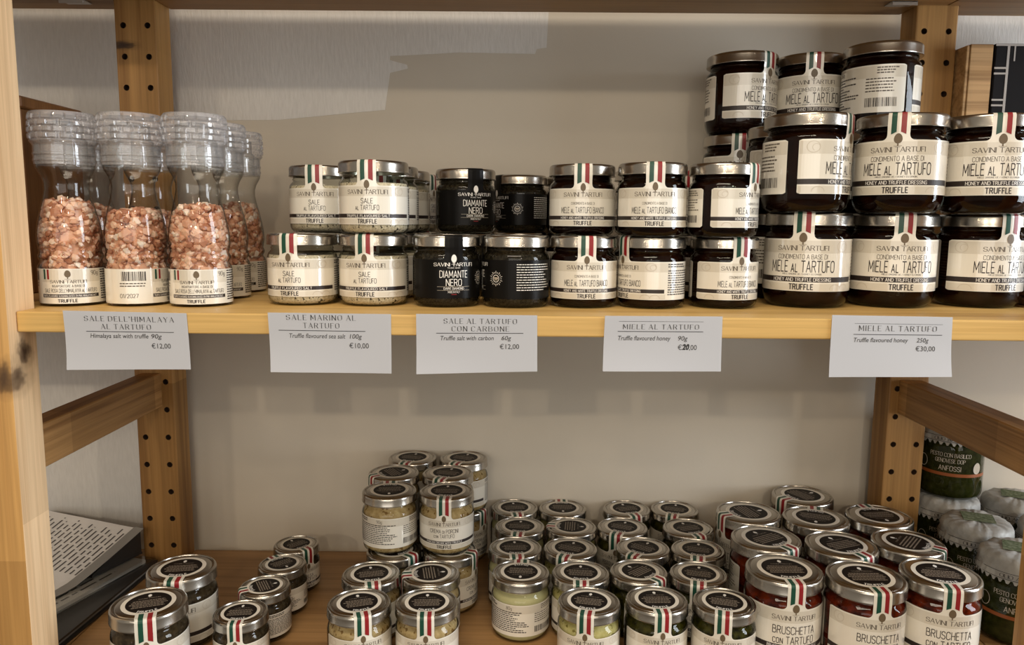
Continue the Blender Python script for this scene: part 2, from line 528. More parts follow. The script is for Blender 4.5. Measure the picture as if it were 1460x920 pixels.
def strokes(text, style):
    """quads of a line of lettering in cap-height units; returns quads, width"""
    tv, th, serif, gap = STY[style]
    x, quads = 0.0, []
    wide = 1.35 if style in ('serif', 'didone') else 1.0
    def seg(a, b_, t_, ext):
        dx, dy = b_[0] - a[0], b_[1] - a[1]
        L = math.hypot(dx, dy) or 1e-6
        dx, dy = dx / L, dy / L
        nx, ny = -dy * t_ / 2, dx * t_ / 2
        ax, ay, bx, by = a[0] - dx * ext, a[1] - dy * ext, b_[0] + dx * ext, b_[1] + dy * ext
        quads.append([(ax + nx, ay + ny), (ax - nx, ay - ny), (bx - nx, by - ny), (bx + nx, by + ny)])
    for ch in text:
        small = ch.islower() and ch not in 'g'
        sc = 0.72 if small else 1.0
        if ch == ' ':
            x += .36 * (1.4 if serif else 1.0)
            continue
        g = GL.get(ch if ch in GL else ch.upper())
        if not g:
            x += .3
            continue
        w, ls = g
        for pl in ls:
            pts = [(x + px * wide * sc, py * sc) for px, py in pl]
            for a, b_ in zip(pts, pts[1:]):
                vert = abs(b_[1] - a[1]) / (math.hypot(b_[0] - a[0], b_[1] - a[1]) or 1)
                up = (b_[1] - a[1]) * (b_[0] - a[0]) > 1e-6
                t_ = (th if (vert < .5 or (serif and up and vert < .99)) else tv)
                seg(a, b_, t_, t_ * .3)
            if serif and ch not in "'0123456789OSCG":
                for p in (pts[0], pts[-1]):
                    if p[1] < .05 or p[1] > .95 * sc:
                        seg((p[0] - serif, p[1]), (p[0] + serif, p[1]), .05, 0)
        x += w * wide * sc + gap
    return quads, x - gap

class Cyl:
    """maps (arc length u, height z) onto a cylinder facing -Y"""
    def __init__(s, R):
        s.R = R
    def __call__(s, u, z, off=0.0):
        a = u / s.R
        r = s.R + off
        return (r * math.sin(a), -r * math.cos(a), z)

def put(mb, fn, quads, mat, off):
    vs, fs = [], []
    for q in quads:
        k = len(vs)
        vs += [fn(u, z, off) for u, z in q]
        fs.append(list(range(k, k + len(q))))
    mb.add(vs, fs, mat)

def text(mb, fn, s, style, u0, zb, h, w, mat, off=.16, align='c'):
    q, wd_ = strokes(s, style)
    sx = (w / wd_) if w else h
    w_ = wd_ * sx
    x0 = u0 - w_ / 2 if align == 'c' else u0
    put(mb, fn, [[(x0 + px * sx, zb + py * h) for px, py in qq] for qq in q], mat, off)

def rect(mb, fn, u0, u1, z0, z1, mat, off, step=2.5):
    n = max(1, int((u1 - u0) / step))
    us = [u0 + (u1 - u0) * k / n for k in range(n + 1)]
    put(mb, fn, [[(a, z0), (b_, z0), (b_, z1), (a, z1)] for a, b_ in zip(us, us[1:])], mat, off)

def ellipse(mb, fn, u, z, a, b_, mat, off, n=18):
    put(mb, fn, [[(u + a * math.cos(2 * math.pi * k / n) * (1 - .12 * math.sin(2 * math.pi * k / n)), z + b_ * math.sin(2 * math.pi * k / n)) for k in range(n)]], mat, off)

def loop(mb, fn, u, z, a, b_, th, mat, off, n=22, a0=0.0, a1=2 * math.pi):
    qs = []
    for k in range(n):
        p, q = a0 + (a1 - a0) * k / n, a0 + (a1 - a0) * (k + 1) / n
        qs.append([(u + (a - th) * math.cos(p), z + (b_ - th) * math.sin(p)), (u + a * math.cos(p), z + b_ * math.sin(p)),
                   (u + a * math.cos(q), z + b_ * math.sin(q)), (u + (a - th) * math.cos(q), z + (b_ - th) * math.sin(q))])
    put(mb, fn, qs, mat, off)

def fine_print(mb, fn, u0, u1, z0, z1, pitch, h, mat, rnd, off=.16, ragged=True):
    qs, z = [], z1 - h
    while z > z0:
        u, end = u0, (u1 - (rnd.random() * (u1 - u0) * .3 if ragged else 0))
        while u < end:
            l = min(rnd.uniform(1.1, 3.6), end - u)
            if l > .5:
                qs.append([(u, z), (u + l, z), (u + l, z + h), (u, z + h)])
            u += l + .55
        z -= pitch
    put(mb, fn, qs, mat, off)

def tree(mb, fn, u, z, a, b_, mat, off=.2):
    ellipse(mb, fn, u, z, a, b_, mat, off)
    put(mb, fn, [[(u - a * .16, z - b_ * 1.45), (u + a * .16, z - b_ * 1.45), (u + a * .16, z - b_ * .8), (u - a * .16, z - b_ * .8)],
                 [(u - a * .95, z - b_ * 1.5), (u + a * .95, z - b_ * 1.5), (u + a * .95, z - b_ * 1.43), (u - a * .95, z - b_ * 1.43)]], mat, off)

# ------------------------------------------------------------------ jars
# kind: radius, height, label bottom, label top, lid height
DIM = dict(salt=(29.4, 60, 8, 39.5, 9.8), coal=(28.7, 60, 8, 40, 9.8), white=(28.7, 60, 8, 39.5, 9.8), small=(28.0, 60, 8, 39, 9.8),
           honey=(36.2, 81, 15, 59, 11), sauce=(34.4, 81, 12, 58, 11.5), pate=(31, 70, 9, 46, 11.5), mini=(24, 48, 6, 29, 9))
DES = {
 'salt': ('salt', 'white_salt', 0.62, [('SALE', 'deco', .545, .125, 9.5), ('al TARTUFO', 'deco', .375, .125, 19.5)], 'TRUFFLE FLAVOURED SALT'),
 'white': ('white', 'truffle_honey', 1, [('CONDIMENTO A BASE DI', 'deco', .575, .06, 20), ('MIELE al TARTUFO BIANCO', 'deco', .35, .15, 38)], 'HONEY AND WHITE TRUFFLE DRESSING'),
 'honey': ('honey', 'truffle_honey', 1, [('CONDIMENTO A BASE DI', 'deco', .62, .085, 41), ('MIELE al TARTUFO', 'deco', .37, .21, 54), ('MIELE ORIGINE UE / HONEY EU ORIGIN', 'deco', .315, .028, 32)], 'HONEY AND TRUFFLE DRESSING'),
 'crema': ('small', 'mushroom_cream', 1, [('CREMA di PORCINI', 'deco', .545, .125, 29), ('con TARTUFO', 'deco', .385, .115, 21)], 'PORCINI CREAM WITH TRUFFLE'),
 'carciofi': ('small', 'artichoke_cream', 1, [('CONDIMENTO A BASE DI', 'deco', .61, .06, 22), ('CARCIOFI e TARTUFO', 'deco', .41, .14, 30)], 'ARTICHOKE AND TRUFFLE DRESSING'),
 'pale': ('small', 'pale_cream', 1, [('CONDIMENTO A BASE DI', 'deco', .61, .06, 22), ('FORMAGGIO e TARTUFO', 'deco', .41, .14, 30)], 'CHEESE AND TRUFFLE SAUCE'),
 'pesto': ('small', 'basil_pesto', 1, [('PESTO al BASILICO', 'deco', .54, .14, 31), ('con TARTUFO', 'deco', .385, .11, 21)], 'BASIL PESTO WITH TRUFFLE'),
 'sauce': ('sauce', 'tomato_sauce', 1, [('BRUSCHETTA', 'deco', .505, .15, 38), ('con TARTUFO', 'deco', .305, .145, 37)], 'BRUSCHETTA SAUCE WITH TRUFFLE'),
 'pate': ('pate', 'truffle_pate', 1, [('PAT\u00c9', 'deco', .52, .15, 11), ('di TARTUFO', 'deco', .34, .13, 24)], 'TRUFFLE PATE'),
 'mini': ('mini', 'truffle_pate', 1, [('SALSA', 'deco', .50, .15, 11), ('TARTUFATA', 'deco', .33, .14, 22)], 'TRUFFLE SAUCE'),
 'coal': ('coal', 'black_salt', 1, [], ''),
}
GL['\u00c9'] = (.44, GL['E'][1] + [[(.16, 1.1), (.32, 1.25)]])

def glass_prof(R, H, zt, lid, d=0.0, fill=1.0):
    zl = H - lid
    k = (zl - zt) / 11.0
    top = [(R * .985, zt + 2.5 * k), (R * .955, zt + 4.4 * k), (R * .90, zt + 6.0 * k), (R * .875, zt + 7.2 * k), (R * .895, zt + 8.2 * k), (R * .895, zt + 9.0 * k), (R * .87, zt + 10.0 * k), (R * .87, H - 3)]
    low = [(0, .9), (R * .70, .5), (R * .80, 0.0), (R * .89, .7), (R * .955, 2.6), (R * .985, 5.0), (R - .12, 8.0), (R - .12, zt + .6)]
    if R > 33:
        low = [(0, 1.2), (R * .66, .6), (R * .75, 0.0), (R * .84, 1.0), (R * .93, 4.5), (R * .975, 8.5), (R - .12, 12.0), (R - .12, zt + .6)]
    return low + top

def make_glass(R, H, zt, lid):
    mb = MB()
    mb.lathe(glass_prof(R, H, zt, lid), 'jar_glass', 64)
    return mb.mesh('glass_body', 50)

def make_contents(R, H, zt, lid, mat, fill):
    pr = glass_prof(R, H, zt, lid)
    top = (zt + 2.5) if fill < 1 else H - lid + 1.5
    ins = [(0, 1.8)] + [(max(r - 1.3, 0), z + (1.2 if z < 3 else 0)) for r, z in pr[1:] if z < top]
    ins.append((ins[-1][0], top))
    ins.append((0, top))
    mb = MB()
    mb.lathe(ins, mat, 48)
    return mb.mesh('contents', 50)

def make_lid(R, H, lid):
    zl = H - lid
    mb = MB()
    mb.lathe([(R * .86, H - 2.2), (R * .88, zl + .3), (R - .5, zl), (R + .15, zl + .35), (R + .25, zl + .9), (R - .05, zl + 1.6), (R - .1, H - 2.9), (R - .4, H - 1.5), (R - 1.0, H - .6), (R - 1.9, H - .05), (R - 2.3, H),
              (R - 2.8, H - .15), (R - 3.3, H - 1.2), (R - 3.9, H - 1.3), (R - 4.5, H - .6), (R - 5.2, H - .2), (R * .60, H - .25), (0, H - .25)], 'lid_metal', 72)
    return mb.mesh('lid', 40)

def make_sticker(R, H, black=False):
    mb = MB()
    z = H - .16
    fn = lambda u, w, off=0.0: (u, w, z + off)
    r1, r0 = R * .70, R * .585
    loop(mb, fn, 0, 0, r1, r1, r1 - r0 + .2, 'sticker_white', 0, 56)
    ellipse_pts = [(r0 * math.cos(2 * math.pi * k / 56), r0 * math.sin(2 * math.pi * k / 56)) for k in range(56)]
    put(mb, fn, [ellipse_pts], 'sticker_black', .03)
    tree(mb, fn, 0, r0 * .72, r0 * .085, r0 * .12, 'label_white_ink', .07)
    text(mb, fn, 'SAVINI TARTUFI', 'serif', 0, r0 * .40, r0 * .085, r0 * .95, 'sticker_text', .07)
    rnd = random.Random(3)
    qs = []
    for k in range(5):
        w = r0 * .18 - k * r0 * .155
        half = math.sqrt(max(r0 * r0 - w * w, 0)) * rnd.uniform(.66, .86)
        u = -half
        while u < half:
            l = rnd.uniform(1.0, 2.8)
            qs.append([(u, w), (min(u + l, half), w), (min(u + l, half), w + r0 * .065), (u, w + r0 * .065)])
            u += l + .45
    put(mb, fn, qs, 'sticker_text', .07)
    # TRUFFLE bent along the lower edge of the disc
    q, wd_ = strokes('TRUFFLE', 'bold')
    h = r0 * .15
    rr = r0 * .97
    sx = (2 * .50 * rr) / wd_
    qs = []
    for qq in q:
        out = []
        for px, py in qq:
            a = (px - wd_ / 2) * sx / rr
            ra = rr - py * h
            out.append((ra * math.sin(a), -ra * math.cos(a)))
        qs.append(out)
    put(mb, fn, qs, 'label_white_ink', .08)
    return mb.mesh('lid_sticker', 0)

def strip_path(R, H, zt, lid):
    zl = H - lid
    return [(R + .05, zt - .6), (R + .08, zt + (zl - zt) * .55), (R + .42, zl - .2), (R + .42, zl + 1.5), (R + .25, H - 2.7), (R - .05, H - 1.3), (R - .7, H - .35), (R - 1.9, H + .2), (R * .80, H + .15), (R * .655, H + .12)]

def make_label(des):
    dim, _, _, lines, band = DES[des]
    R, H, zb, zt, lid = DIM[dim]
    rnd = random.Random(len(dim) + len(band))
    mb = MB()
    fn = Cyl(R + .05)
    dark = des == 'coal'
    paper = 'black_label' if dark else 'label_paper'
    ink = 'label_white_ink' if dark else 'label_ink'
    A = lambda deg: math.radians(deg) * R
    h = zt - zb
    hw = .268 * R if R < 33 else .235 * R           # half width of the seal strip
    rf = 3.2 if R < 33 else 4.0
    uL, uR = A(-78), A(268)
    # paper: columns with a filleted top beside the strip
    us = sorted(set([uL + (uR - uL) * k / 90 for k in range(91)] + [s_ * (hw + rf * q) for s_ in (-1, 1) for q in (0, .04, .12, .25, .45, .7, 1)]))
    def top(u):
        d = abs(u) - hw
        if d <= 0:
            return zt + rf
        if d < rf:
            return zt + rf - math.sqrt(max(rf * rf - (rf - d) ** 2, 0))
        e_ = min(u - uL, uR - u)
        return zt - (1.2 - math.sqrt(max(1.44 - (1.2 - e_) ** 2, 0)) if e_ < 1.2 else 0)
    def bot(u):
        e_ = min(u - uL, uR - u)
        return zb + (1.2 - math.sqrt(max(1.44 - (1.2 - e_) ** 2, 0)) if e_ < 1.2 else 0)
    put(mb, fn, [[(a, bot(a)), (b_, bot(b_)), (b_, top(b_)), (a, top(a))] for a, b_ in zip(us, us[1:])], paper, 0)
    # strip over the lid
    path = strip_path(R, H, zt, lid)
    Rl = R + .42
    def sp(u, k, off):
        rho, z = path[k]
        a = u / Rl
        if k >= 7:
            return (u, -(rho - Rl * (1 - math.cos(a))), z + off)
        f = max(0.0, (k - 4) / 3.0)
        p1 = ((rho + off) * math.sin(a), -(rho + off) * math.cos(a), z + off * f)
        return p1
    def strip(u0, u1, k0, mat, off, zend=None):
        vs, fs, n = [], [], 4
        ks = list(range(k0, len(path)))
        for i, k in enumerate(ks):
            for j in range(n + 1):
                u = u0 + (u1 - u0) * j / n
                vs.append(sp(u, k, off))
        if zend is not None:                         # start the flag bar on a slant, part-way along the first run
            za, zb_ = zend
            first = []
            for j in range(n + 1):
                u = u0 + (u1 - u0) * j / n
                z = za + (zb_ - za) * j / n
                a = u / Rl
                tt = min(max((z - path[0][1]) / (path[2][1] - path[0][1]), 0), 1)
                rho = path[0][0] + (path[2][0] - path[0][0]) * tt + off + .06
                first.append((rho * math.sin(a), -rho * math.cos(a), z))
            vs = first + vs
            m_ = len(ks) + 1
        else:
            m_ = len(ks)
        for i in range(m_ - 1):
            for j in range(n):
                p = i * (n + 1) + j
                fs.append([p, p + 1, p + n + 2, p + n + 1])
        mb.add(vs, fs, mat)
    strip(-hw, hw, 0, paper, 0)
    ta, tb = (.078 * R, .115 * R) if R < 33 else (.088 * R, .113 * R)
    tz = zt + tb * .3
    if not dark:
        zf = tz + tb * 1.15
        d_ = tb * .32
        strip(-hw * .66, -hw * .19, 2, 'flag_green', .07, (zf - d_, zf + d_ * .4))
        strip(hw * .19, hw * .66, 2, 'flag_red', .07, (zf + d_ * .4, zf - d_))
    tree(mb, fn, 0, tz, ta, tb, 'label_white_ink' if dark else 'tree_brown', .25)
    # printing on the front
    sw = 1.16 * R
    if dark:
        text(mb, fn, 'SAVINI TARTUFI', 'serif', 0, zb + h * .835, h * .085, sw * 1.0, ink)
        text(mb, fn, 'TUSCANY', 'serif', 0, zb + h * .775, h * .03, 11, ink)
        text(mb, fn, 'DIAMANTE', 'deco', 0, zb + h * .545, h * .17, 23.5, ink)
        text(mb, fn, 'NERO', 'deco', 0, zb + h * .33, h * .17, 13, ink)
        text(mb, fn, 'DARK DIAMOND', 'cap', 0, zb + h * .235, h * .055, 17, ink)
        rect(mb, fn, -14, 14, zb + h * .305, zb + h * .311, 'sketch_tan', .12)
        rect(mb, fn, -14, 14, zb + h * .21, zb + h * .216, 'sketch_tan', .12)
        text(mb, fn, 'MADE IN ITALY', 'deco', 0, zb + h * .145, h * .05, 10, ink)
        rect(mb, fn, -2.2, 2.2, zb + h * .10, zb + h * .115, 'flag_red', .12)
        for u0 in (A(54),):                         # round badge with rays
            z0 = zb + h * .52
            loop(mb, fn, u0, z0, 3.1, 3.1, .5, ink, .16)
            rect(mb, fn, u0 - 2.0, u0 + 2.0, z0 - .2, z0 + 1.0, 'sketch_tan', .16)
            rect(mb, fn, u0 - 1.6, u0 + 1.6, z0 - 1.4, z0 - .7, 'sketch_tan', .16)
            qs = []
            for k in range(20):
                a = 2 * math.pi * k / 20
                c, s_ = math.cos(a), math.sin(a)
                l = 6.3 if k % 2 else 5.5
                qs.append([(u0 + c * 4.3 - s_ * .24, z0 + s_ * 4.3 + c * .16), (u0 + c * 4.3 + s_ * .24, z0 + s_ * 4.3 - c * .16),
                           (u0 + c * l + s_ * .24, z0 + s_ * l - c * .16), (u0 + c * l - s_ * .24, z0 + s_ * l + c * .16)])
            put(mb, fn, qs, ink, .16)
        fine_print(mb, fn, A(90), A(160), zb + h * .16, zb + h * .9, 2.1, .62, ink, rnd)
        return mb.mesh('label', 0)
    rect(mb, fn, uL + .6, uR - .6, zb + h * .73, zb + h * .97, 'label_band', .05)
    rect(mb, fn, -hw, hw, zb + h * .97, zt + rf * .3, paper, .06)
    rect(mb, fn, uL + .6, A(80), zb + .5, zb + h * .145, 'label_band', .05)
    for (uu, rr) in ((A(-60), .15), (A(55), .16)):   # faint truffle drawings
        loop(mb, fn, uu, zb + h * .86, R * rr, h * .11, .5, 'sketch_tan', .10)
        loop(mb, fn, uu + R * .06, zb + h * .85, R * rr * .6, h * .07, .4, 'sketch_tan', .10, 14, 0, 4.2)
    for uu in (A(-52), A(46), A(62)):
        loop(mb, fn, uu, zb + h * .04, R * .15, h * .10, .5, 'sketch_tan', .10, 12, 0, math.pi)
    text(mb, fn, 'SAVINI TARTUFI', 'serif', 0, zb + h * .785, h * .105 if R < 33 else h * .085, sw, 'label_grey_ink')
    for s_, st, z_, hh, ww in lines:
        text(mb, fn, s_, st, 0, zb + h * z_, h * hh, ww, 'label_grey_ink' if 'CONDIM' in s_ else 'label_ink')
    rect(mb, fn, uL, A(78), zb + h * .175, zb + h * .275, 'label_ink', .08)
    text(mb, fn, band, 'cap', 0, zb + h * .193, h * .062, min(1.35 * R, len(band) * 1.75 * R / 30), 'label_white_ink', .2)
    text(mb, fn, 'TRUFFLE', 'bold', 0, zb + h * .035, h * .10, .53 * R, 'label_ink')
    # the far side of the wrap: fine print, weight, bar code
    gram = '250g' if R > 33 else ('80g' if des == 'pale' else '90g')
    text(mb, fn, gram, 'deco', A(160), zb + h * .84, h * .10, None, 'label_grey_ink')
    fine_print(mb, fn, A(84), A(132), zb + h * .82, zb + h * .95, h * .06, h * .034, 'label_ink', rnd)
    fine_print(mb, fn, A(84), A(203), zb + h * .09, zb + h * .78, h * .062, h * .028, 'label_ink', rnd)
    fine_print(mb, fn, A(226), A(258), zb + h * .77, zb + h * .95, h * .055, h * .026, 'label_grey_ink', rnd)
    fine_print(mb, fn, A(211), A(262), zb + h * .37, zb + h * .72, h * .065, h * .026, 'label_grey_ink', rnd)
    u = A(211)
    qs = []
    while u < A(256):
        w = rnd.choice((.35, .35, .7, 1.0)) * R / 36
        qs.append([(u, zb + h * .12), (u + w, zb + h * .12), (u + w, zb + h * .31), (u, zb + h * .31)])
        u += w + rnd.choice((.4, .6, .9)) * R / 36
    put(mb, fn, qs, 'label_ink', .16)
    return mb.mesh('label', 0)

PROTO = {}
def jar_meshes(des):
    if des not in PROTO:
        dim, cont, fill, _, _ = DES[des]
        R, H, zb, zt, lid = DIM[dim]
        PROTO[des] = (make_glass(R, H, zt, lid), make_contents(R, H, zt, lid, cont, fill), make_lid(R, H, lid), make_sticker(R, H), make_label(des))
    return PROTO[des]

def empty(name, loc, rotz=0.0):
    o = bpy.data.objects.new(name, None)
    COL.objects.link(o)
    o.empty_display_size = .01
    o.location = loc
    o.rotation_euler.z = rotz
    return o

def jar(des, name, x, y, z, rot, label, group):
    gm, cm, lm, sm, bm_ = jar_meshes(des)
    r = empty(name, W(x, y, z), math.radians(rot))
    tag(r, label, 'jar', group)
    obj('glass_body', gm, r)
    obj('contents', cm, r)
    l = obj('lid', lm, r)
    obj('lid_sticker', sm, l)
    obj('label', bm_, r)
    return r

# ------------------------------------------------------------------ the room
ZM, ZL, ZT = -273.7, -597.0, 25.5      # tops of the middle and lower boards, underside of the top board
mb = MB()
mb.box(-2600, 3400, 58, 130, -1650, 950, 'wall_plaster')
wall = struct(obj('wall_back', mb))
wall.location = W(0, 0, 0)
def slab(polys):
    mb = MB()
    for poly in polys:
        n = len(poly)
        vs = [(x, 57.3, z) for x, z in poly] + [(x, 58.5, z) for x, z in poly]
        mb.add(vs, [list(range(n))] + [[k, (k + 1) % n, n + (k + 1) % n, n + k] for k in range(n)], 'fresh_paint')
    return mb
pp = slab([[(-8, 200), (-8, -85), (77, -90), (133, -89), (253.5, -77), (259.6, -36), (280, -31), (279, -27), (259.7, -22), (259.8, -17.5), (295, -15.7), (338, -13), (424, -14), (426, -8.6), (437, -7), (439, 34), (439, 200)],
           [(-2590, 940), (-2590, -1640), (-8, -1640), (-8, 940)], [(848, 940), (848, -90), (3390, -90), (3390, 940)]])  # right coat stops short; darker plaster below stands in for shelf shadow
po = obj('paint_coat', pp, wall)
mb = MB()
mb.box(-2600, 3400, -4500, 130, -1700, -1650, 'floor_tile')
fl = struct(obj('floor', mb))
fl.location = W(0, 0, 0)

# ------------------------------------------------------------------ rack
def post(name, x, y0, y1, mat, parent, holes=False):
    """local origin at the hole row centre line of the post"""
    x0, x1, z0, z1 = -22.0, 22.0, -1650.0, 420.0
    mb = MB()
    b = 1.6
    sec = [(x0 + b, y0), (x1 - b, y0), (x1 - .4, y0 + .4), (x1, y0 + b), (x1, y1 - b), (x1 - b, y1), (x0 + b, y1), (x0, y1 - b), (x0, y0 + b), (x0 + .4, y0 + .4)]
    n = len(sec)
    vs = [(px, py, z0) for px, py in sec] + [(px, py, z1) for px, py in sec]
    fs = [list(range(n))[::-1], list(range(n, 2 * n))]
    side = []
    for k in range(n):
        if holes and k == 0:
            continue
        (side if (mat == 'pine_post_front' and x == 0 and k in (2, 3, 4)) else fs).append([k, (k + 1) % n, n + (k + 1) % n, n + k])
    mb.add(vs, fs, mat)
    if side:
        mb.add(vs, side, 'pine_post_lit_side')
    if holes:                                         # a drilled front face
        zlo, zhi = -21 * 32 - 16, 4 * 32 + 16
        xa, xb = x0 + b, x1 - b
        mb.add([(xa, y0, z0), (xb, y0, z0), (xb, y0, zlo), (xa, y0, zlo), (xa, y0, zhi), (xb, y0, zhi), (xb, y0, z1), (xa, y0, z1)], [[0, 1, 2, 3], [4, 5, 6, 7]], mat)
        for i in range(-21, 5):
            for ca, cb, hx in ((xa, 0, -12.9), (0, xb, 12.9)):
                zc = i * 32.0
                m_, r_ = 16, 3.2
                ring, sq, deep = [], [], []
                for k in range(m_):
                    a = 2 * math.pi * k / m_
                    c, s_ = math.cos(a), math.sin(a)
                    ring.append((hx + r_ * c, y0, zc + r_ * s_))
                    deep.append((hx + r_ * c, y0 + 9, zc + r_ * s_))
                    f = min((((cb - hx) if c > 0 else (ca - hx)) / c) if abs(c) > 1e-9 else 1e9, (16 / abs(s_)) if abs(s_) > 1e-9 else 1e9)
                    sq.append((hx + f * c, y0, zc + f * s_))
                vs = ring + sq + deep
                mb.add(vs, [[k, (k + 1) % m_, m_ + (k + 1) % m_, m_ + k] for k in range(m_)], mat)
                # square corners the ring fan cuts off
                for cx in (ca, cb):
                    for cz in (zc - 16, zc + 16):
                        near = sorted(range(m_), key=lambda k: abs(sq[k][0] - cx) + abs(sq[k][2] - cz))
                        k1 = min((k for k in range(m_) if abs(sq[k][0] - cx) < 1e-6), key=lambda k: abs(sq[k][2] - cz))
                        k2 = min((k for k in range(m_) if abs(abs(sq[k][2] - zc) - 16) < 1e-6 and abs(sq[k][2] - cz) < 1e-6), key=lambda k: abs(sq[k][0] - cx))
                        if k1 != k2:
                            mb.add([sq[k1], sq[k2], (cx, y0, cz)], [[0, 1, 2]], mat)
                mb.add(deep + ring, [list(range(m_))] + [[m_ + k, m_ + (k + 1) % m_, (k + 1) % m_, k] for k in range(m_)], 'hole_dark')
    return obj(name, mb, parent)

def ladder(x, label, side):
    r = empty('rack_ladder', W(x, -120, -1650))
    tag(r, label, 'shelf frame')
    off = Vector((0, .120, 1.650))
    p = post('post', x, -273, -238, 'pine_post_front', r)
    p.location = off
    p = post('post', x, 0, 35, 'pine_post_back_shaded' if side < 0 else 'pine_post_plain_shaded', r, True)
    p.location = off
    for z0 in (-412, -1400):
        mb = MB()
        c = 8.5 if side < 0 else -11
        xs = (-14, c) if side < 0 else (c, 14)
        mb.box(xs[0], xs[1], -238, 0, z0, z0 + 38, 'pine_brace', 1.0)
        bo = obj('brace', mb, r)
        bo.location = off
    return r
ladder(0, 'pine ladder frame of the rack beside the pink salt grinders', -1)
ladder(845, 'pine ladder frame of the rack beside the tallest honey jars', 1)

def board(name, z0, z1, x0, x1, mat, label, notch=True):
    mb = MB()
    if notch:
        a, b_ = (-8, 853)
        poly = [(22.3, -263), (822.7, -263), (822.7, -236), (b_, -236), (b_, -2), (822.7, -2), (822.7, 36), (22.3, 36), (22.3, -2), (a, -2), (a, -236), (22.3, -236)]
    else:
        poly = [(x0, -263), (x1, -263), (x1, 36), (x0, 36)]
    poly = poly if notch else [(x0, -236), (x1, -236), (x1, -2), (x0, -2)]
    mb.prism(poly, 0, z1 - z0, mat)
    me = mb.mesh(name, 0)
    fix_normals(me)
    o = obj(name, me, None, W(0, 0, z0))
    bv = o.modifiers.new('edge', 'BEVEL')
    bv.width = .0012
    bv.segments = 2
    return tag(o, label, 'shelf')
board('shelf_board', ZM - 16, ZM, 0, 0, 'pine_shelf', 'pale pine shelf board with price cards stuck along its front edge')
board('shelf_board', ZL - 16, ZL, 0, 0, 'pine_shelf_shaded', 'lower pine shelf board under the round lidded jars')
top = board('shelf_board', ZT, ZT + 16, 0, 0, 'pine_shelf_shaded', 'top pine shelf board seen from below with metal clips')
for n_, x0, x1, z, lab in (('shelf_board', -500, -9, ZM, 'pine board of the next bay under the brown wooden box'), ('shelf_board', -500, -9, ZL, 'lower pine board of the next bay under the black binder'),
                       ('shelf_board', 854, 1500, ZM, 'pine board of the next bay under the crate and black box'), ('shelf_board', 854, 1500, ZL, 'lower pine board of the next bay under the paper covered jars'),
                       ('shelf_board', -500, -9, ZT + 16, 'top pine board of the next bay above the brown wooden box'), ('shelf_board', 854, 1500, ZT + 16, 'top pine board of the next bay above the crate and black box')):
    mb = MB()
    xa, xb_ = (x0, -22.4) if x0 < 0 else (867.4, x1)
    poly = [(xa, -263), (xb_, -263), (xb_, -236), (x1, -236), (x1, -2), (xb_, -2), (xb_, 36), (xa, 36)] if x0 < 0 else [(xb_, -263), (xb_, 36), (xa, 36), (xa, -2), (x0, -2), (x0, -236), (xa, -236), (xa, -263)]
    mb.prism(poly, -16, 0, 'pine_shelf_shaded')
    nb = tag(obj(n_, mb, None, W(0, 0, z), fix=True), lab, 'shelf')
    if z > 0:
        next_top = nb if x0 < 0 else next_top
def clip(parent, x, y):                                  # sheet-metal clip under the top board
    mb = MB()
    mb.box(-13, 13, -9, 9, -1.4, 0, 'steel', .3)
    mb.box(-13, 13, -9, -7.6, -4.5, 0, 'steel', .2)
    o = obj('clip', mb, parent)
    o.location = Vector((x, y, 0)) * .001
clip(top, 801, -10)
o = clip(next_top, -64, 4)
next_top.children[0].location.z = -.016

